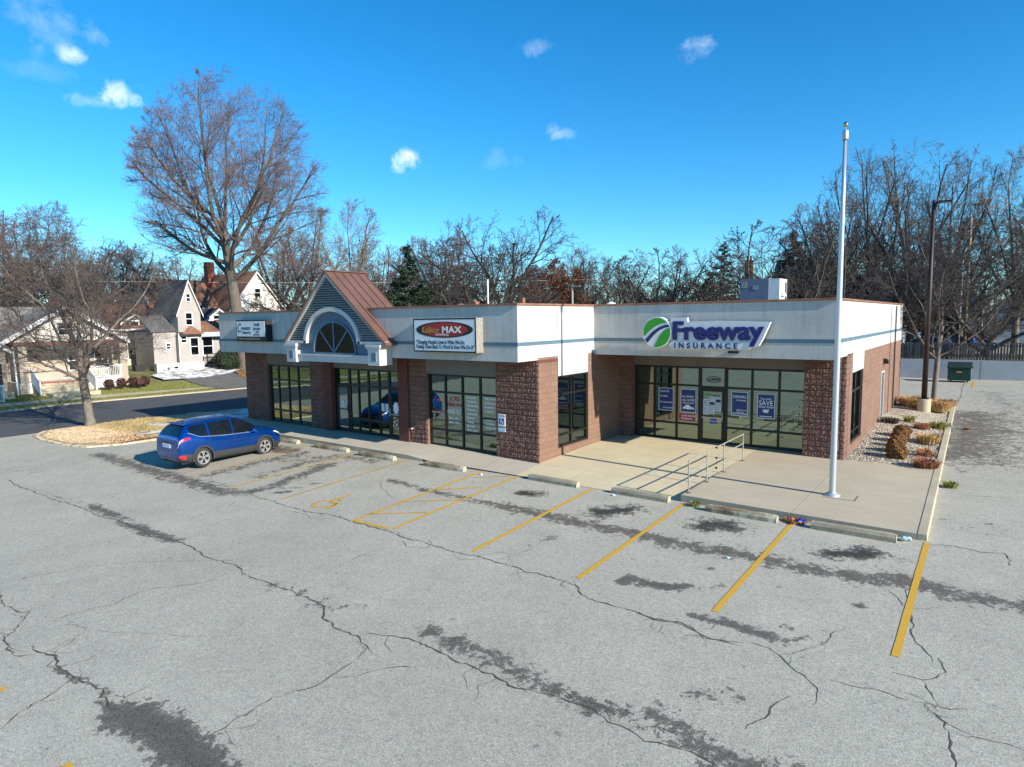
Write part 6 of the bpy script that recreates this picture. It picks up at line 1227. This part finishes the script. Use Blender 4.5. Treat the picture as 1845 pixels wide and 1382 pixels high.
gable_x(Hw,-72,-60,23.0,30.0,.6,6.9,11.2,'sid_ivory','shingle_brown',.3); win(Hw,-59.99,26.6,8.2,.7,1.0,'+x'); win(Hw,-59.99,25,4.5,.8,1.4,'+x')
gable_y(Hw,-70,-63,15.5,23.0,.6,7.0,10.2,'sid_ivory','shingle_brown',.3)
m=MB(); m.box(-66.2,-65.3,23.3,24.2,9.5,12.6); m.build('chimney','brick_red',Hw)
gable_x(Hw,-63,-57,17.5,22,.6,4.8,6.6,'sid_ivory','shingle_dark',.3); win(Hw,-56.99,19.5,5.0,.6,.9,'+x')
def farhouse(u0,u1,ye,yr,D,wm,rm,name,lab,base=None,ax='y',chim=None,wins=0):
    xa,ya=bear(u0,D); xb,yb_=bear(u1,D); zz=lambda yp:5.09+(569-yp)*D*math.cos(math.atan(((u0+u1)/2-922.5)/1156.))/1156.
    xc_,yc_=(xa+xb)/2,(ya+yb_)/2; z=terr(xc_,yc_); t=thing(name,lab,'house',(xc_,yc_,z)); L=math.hypot(xb-xa,yb_-ya)
    y0,y1=yc_,yc_+7
    (gable_x if ax=='x' else gable_y)(t,xc_-L/2,xc_+L/2,y0,y1,z-.5,zz(ye),zz(yr),wm,rm,.3)
    for k in range(wins): win(t,xc_-L/2+(k+.5)*L/wins,y0-.01,max(zz(ye)-1.7,z+1),.8,1.2,'-y')
    if chim: cx_,_=bear(chim[0],D); m=MB(); m.box(cx_-.4,cx_+.4,y0+1,y0+1.8,zz(ye),zz(chim[1])); c=m.build('chimney','brick_red',t); m=MB(); [m.tube((cx_+o,y0+1.4,zz(chim[1])),(cx_+o,y0+1.4,zz(chim[1])+.5),.13,.1,6) for o in (-.2,.2)]; m.build('chimney_pot','brick_red',c)
    return t
farhouse(1385,1500,540,468,80,'sid_white','shingle_dark','white_house','white house with a long dark roof and brick chimney beyond the air conditioner',ax='x',chim=(1333,465),wins=3)
farhouse(1522,1620,530,498,74,'sid_blue','shingle_dark','pale_blue_house','pale blue sided house behind the right corner of the shop',ax='x',wins=3)
farhouse(1712,1768,553,520,96,'sid_white','shingle_dark','white_garage','small white building far behind the utility poles',wins=1)
farhouse(1795,1900,558,515,92,'sid_blue','shingle_dark','blue_grey_house','blue grey house at the right edge behind the forked tree',wins=2)
farhouse(505,590,565,530,92,'sid_grey','shingle_red','low_roofed_house','low house with a red brown roof left of the copper gable',ax='x',wins=2)
farhouse(700,830,580,540,84,'sid_grey','shingle_dark','dark_roofed_house','house with a long dark grey roof behind the parapet by the pine',ax='x',chim=(716,538),wins=0)
farhouse(925,990,572,535,86,'sid_grey','shingle_dark','green_roofed_house','house with a dark greenish roof below the broad bare tree',wins=1)
farhouse(60,200,560,538,118,'sid_white','shingle_grey','far_house','low pale house far behind the bungalow',wins=2)
dr=poly_sheet('far_driveway',[(11.5,52),(15,52),(16,90),(12,90)],lambda x,y:terr(x,y)+.03,'kerb')
# ------------------------------------------------------------------ light, sky, camera
SUN_E,SUN_A=25.,-4.0     # elevation; azimuth from +x towards -y
e,a=R(SUN_E),R(SUN_A); sd_=Vector((math.cos(e)*math.cos(a),math.cos(e)*math.sin(a),math.sin(e)))
L=bpy.data.lights.new('sun','SUN'); L.energy=SUN_S; L.angle=R(.5); L.color=(1,.93,.82); lo=bpy.data.objects.new('sun',L); COL.objects.link(lo); lo.rotation_euler=(-sd_).to_track_quat('-Z','Y').to_euler()
W=bpy.data.worlds.new('World'); scene.world=W; W.use_nodes=True; nt=W.node_tree; nt.nodes.clear(); out=nt.nodes.new('ShaderNodeOutputWorld'); bg=nt.nodes.new('ShaderNodeBackground'); nt.links.new(bg.outputs[0],out.inputs[0])
sk=nt.nodes.new('ShaderNodeTexSky'); sk.sky_type='NISHITA'; sk.sun_disc=False; sk.sun_elevation=e; sk.sun_rotation=R(90)-a; sk.air_density=1.0; sk.dust_density=DUST; sk.ozone_density=OZ; sk.altitude=200
hs=nt.nodes.new('ShaderNodeHueSaturation'); hs.inputs['Hue'].default_value=SKY_H; hs.inputs['Saturation'].default_value=SKY_SAT; hs.inputs['Value'].default_value=1.; nt.links.new(mixc(nt,1.,sk.outputs[0],SKY_T,'MULTIPLY'),hs.inputs['Color'])
tc=nt.nodes.new('ShaderNodeTexCoord'); g0=tc.outputs['Generated']
def vm(op,a,b): n=nt.nodes.new('ShaderNodeVectorMath'); n.operation=op; nt.links.new(a,n.inputs[0]); n.inputs[1].default_value=b; return n.outputs['Value'] if op=='DOT_PRODUCT' else n.outputs[0]
cn=nt.nodes.new('ShaderNodeTexNoise'); cn.inputs['Scale'].default_value=34; cn.inputs['Detail'].default_value=9; cn.inputs['Roughness'].default_value=.62; cn.inputs['Distortion'].default_value=.35; nt.links.new(g0,cn.inputs['Vector'])
tot=None
for d,rv,uv,sx_,sy_,st_ in CLOUDS:
    u=math_(nt,'DIVIDE',vm('DOT_PRODUCT',g0,rv),sx_); w=math_(nt,'DIVIDE',vm('DOT_PRODUCT',g0,uv),sy_)
    # offsets so that the dot products are zero at the cloud's own bearing
    rr_=math_(nt,'ADD',math_(nt,'MULTIPLY',u,u),math_(nt,'MULTIPLY',w,w)); m0=math_(nt,'SUBTRACT',1.,math_(nt,'SQRT',rr_)); m0=math_(nt,'MAXIMUM',m0,0.)
    fr_=math_(nt,'GREATER_THAN',vm('DOT_PRODUCT',g0,d),.2); f=math_(nt,'ADD',math_(nt,'MULTIPLY',m0,.75),math_(nt,'MULTIPLY',math_(nt,'SUBTRACT',cn.outputs['Fac'],.58),2.2)); f=math_(nt,'MULTIPLY',math_(nt,'MULTIPLY',f,fr_),math_(nt,'MINIMUM',math_(nt,'MULTIPLY',m0,2.2),1.)); f=math_(nt,'MULTIPLY',math_(nt,'MAXIMUM',f,0.),st_)
    tot=f if tot is None else math_(nt,'ADD',tot,f)
mx=nt.nodes.new('ShaderNodeMix'); mx.data_type='RGBA'; nt.links.new(math_(nt,'MINIMUM',tot,.85),mx.inputs[0]); nt.links.new(hs.outputs[0],mx.inputs[6]); mx.inputs[7].default_value=CLOUD_C
nt.links.new(mx.outputs[2],bg.inputs[0]); bg.inputs[1].default_value=SKY_S
cam=bpy.data.cameras.new('camera'); cam.sensor_width=36; cam.sensor_fit='HORIZONTAL'; cam.lens=1156.018/1845*36; cam.clip_end=5000; cam.clip_start=.1
co_=bpy.data.objects.new('camera',cam); COL.objects.link(co_); yw,pt,rl=.64156,-.10047,-.01388
fx=Vector((-math.sin(yw)*math.cos(pt),math.cos(yw)*math.cos(pt),math.sin(pt))); r_=Vector((math.cos(yw),math.sin(yw),0)); u_=r_.cross(fx)
r2=r_*math.cos(rl)+u_*math.sin(rl); u2=-r_*math.sin(rl)+u_*math.cos(rl)
mt_=Matrix((r2,u2,-fx)).transposed().to_4x4(); mt_.translation=Vector((12.778,-18.675,5.086)); co_.matrix_world=mt_; scene.camera=co_
scene.view_settings.view_transform='Standard'; scene.view_settings.look='None'; scene.view_settings.exposure=EXPO; scene.view_settings.gamma=1; scene.view_settings.use_curve_mapping=False
scene.cycles.max_bounces=6; scene.cycles.diffuse_bounces=3; scene.cycles.glossy_bounces=3; scene.cycles.transparent_max_bounces=8; scene.cycles.caustics_reflective=False; scene.cycles.caustics_refractive=False
for o in bpy.data.objects:
    if '_org' in o: del o['_org']
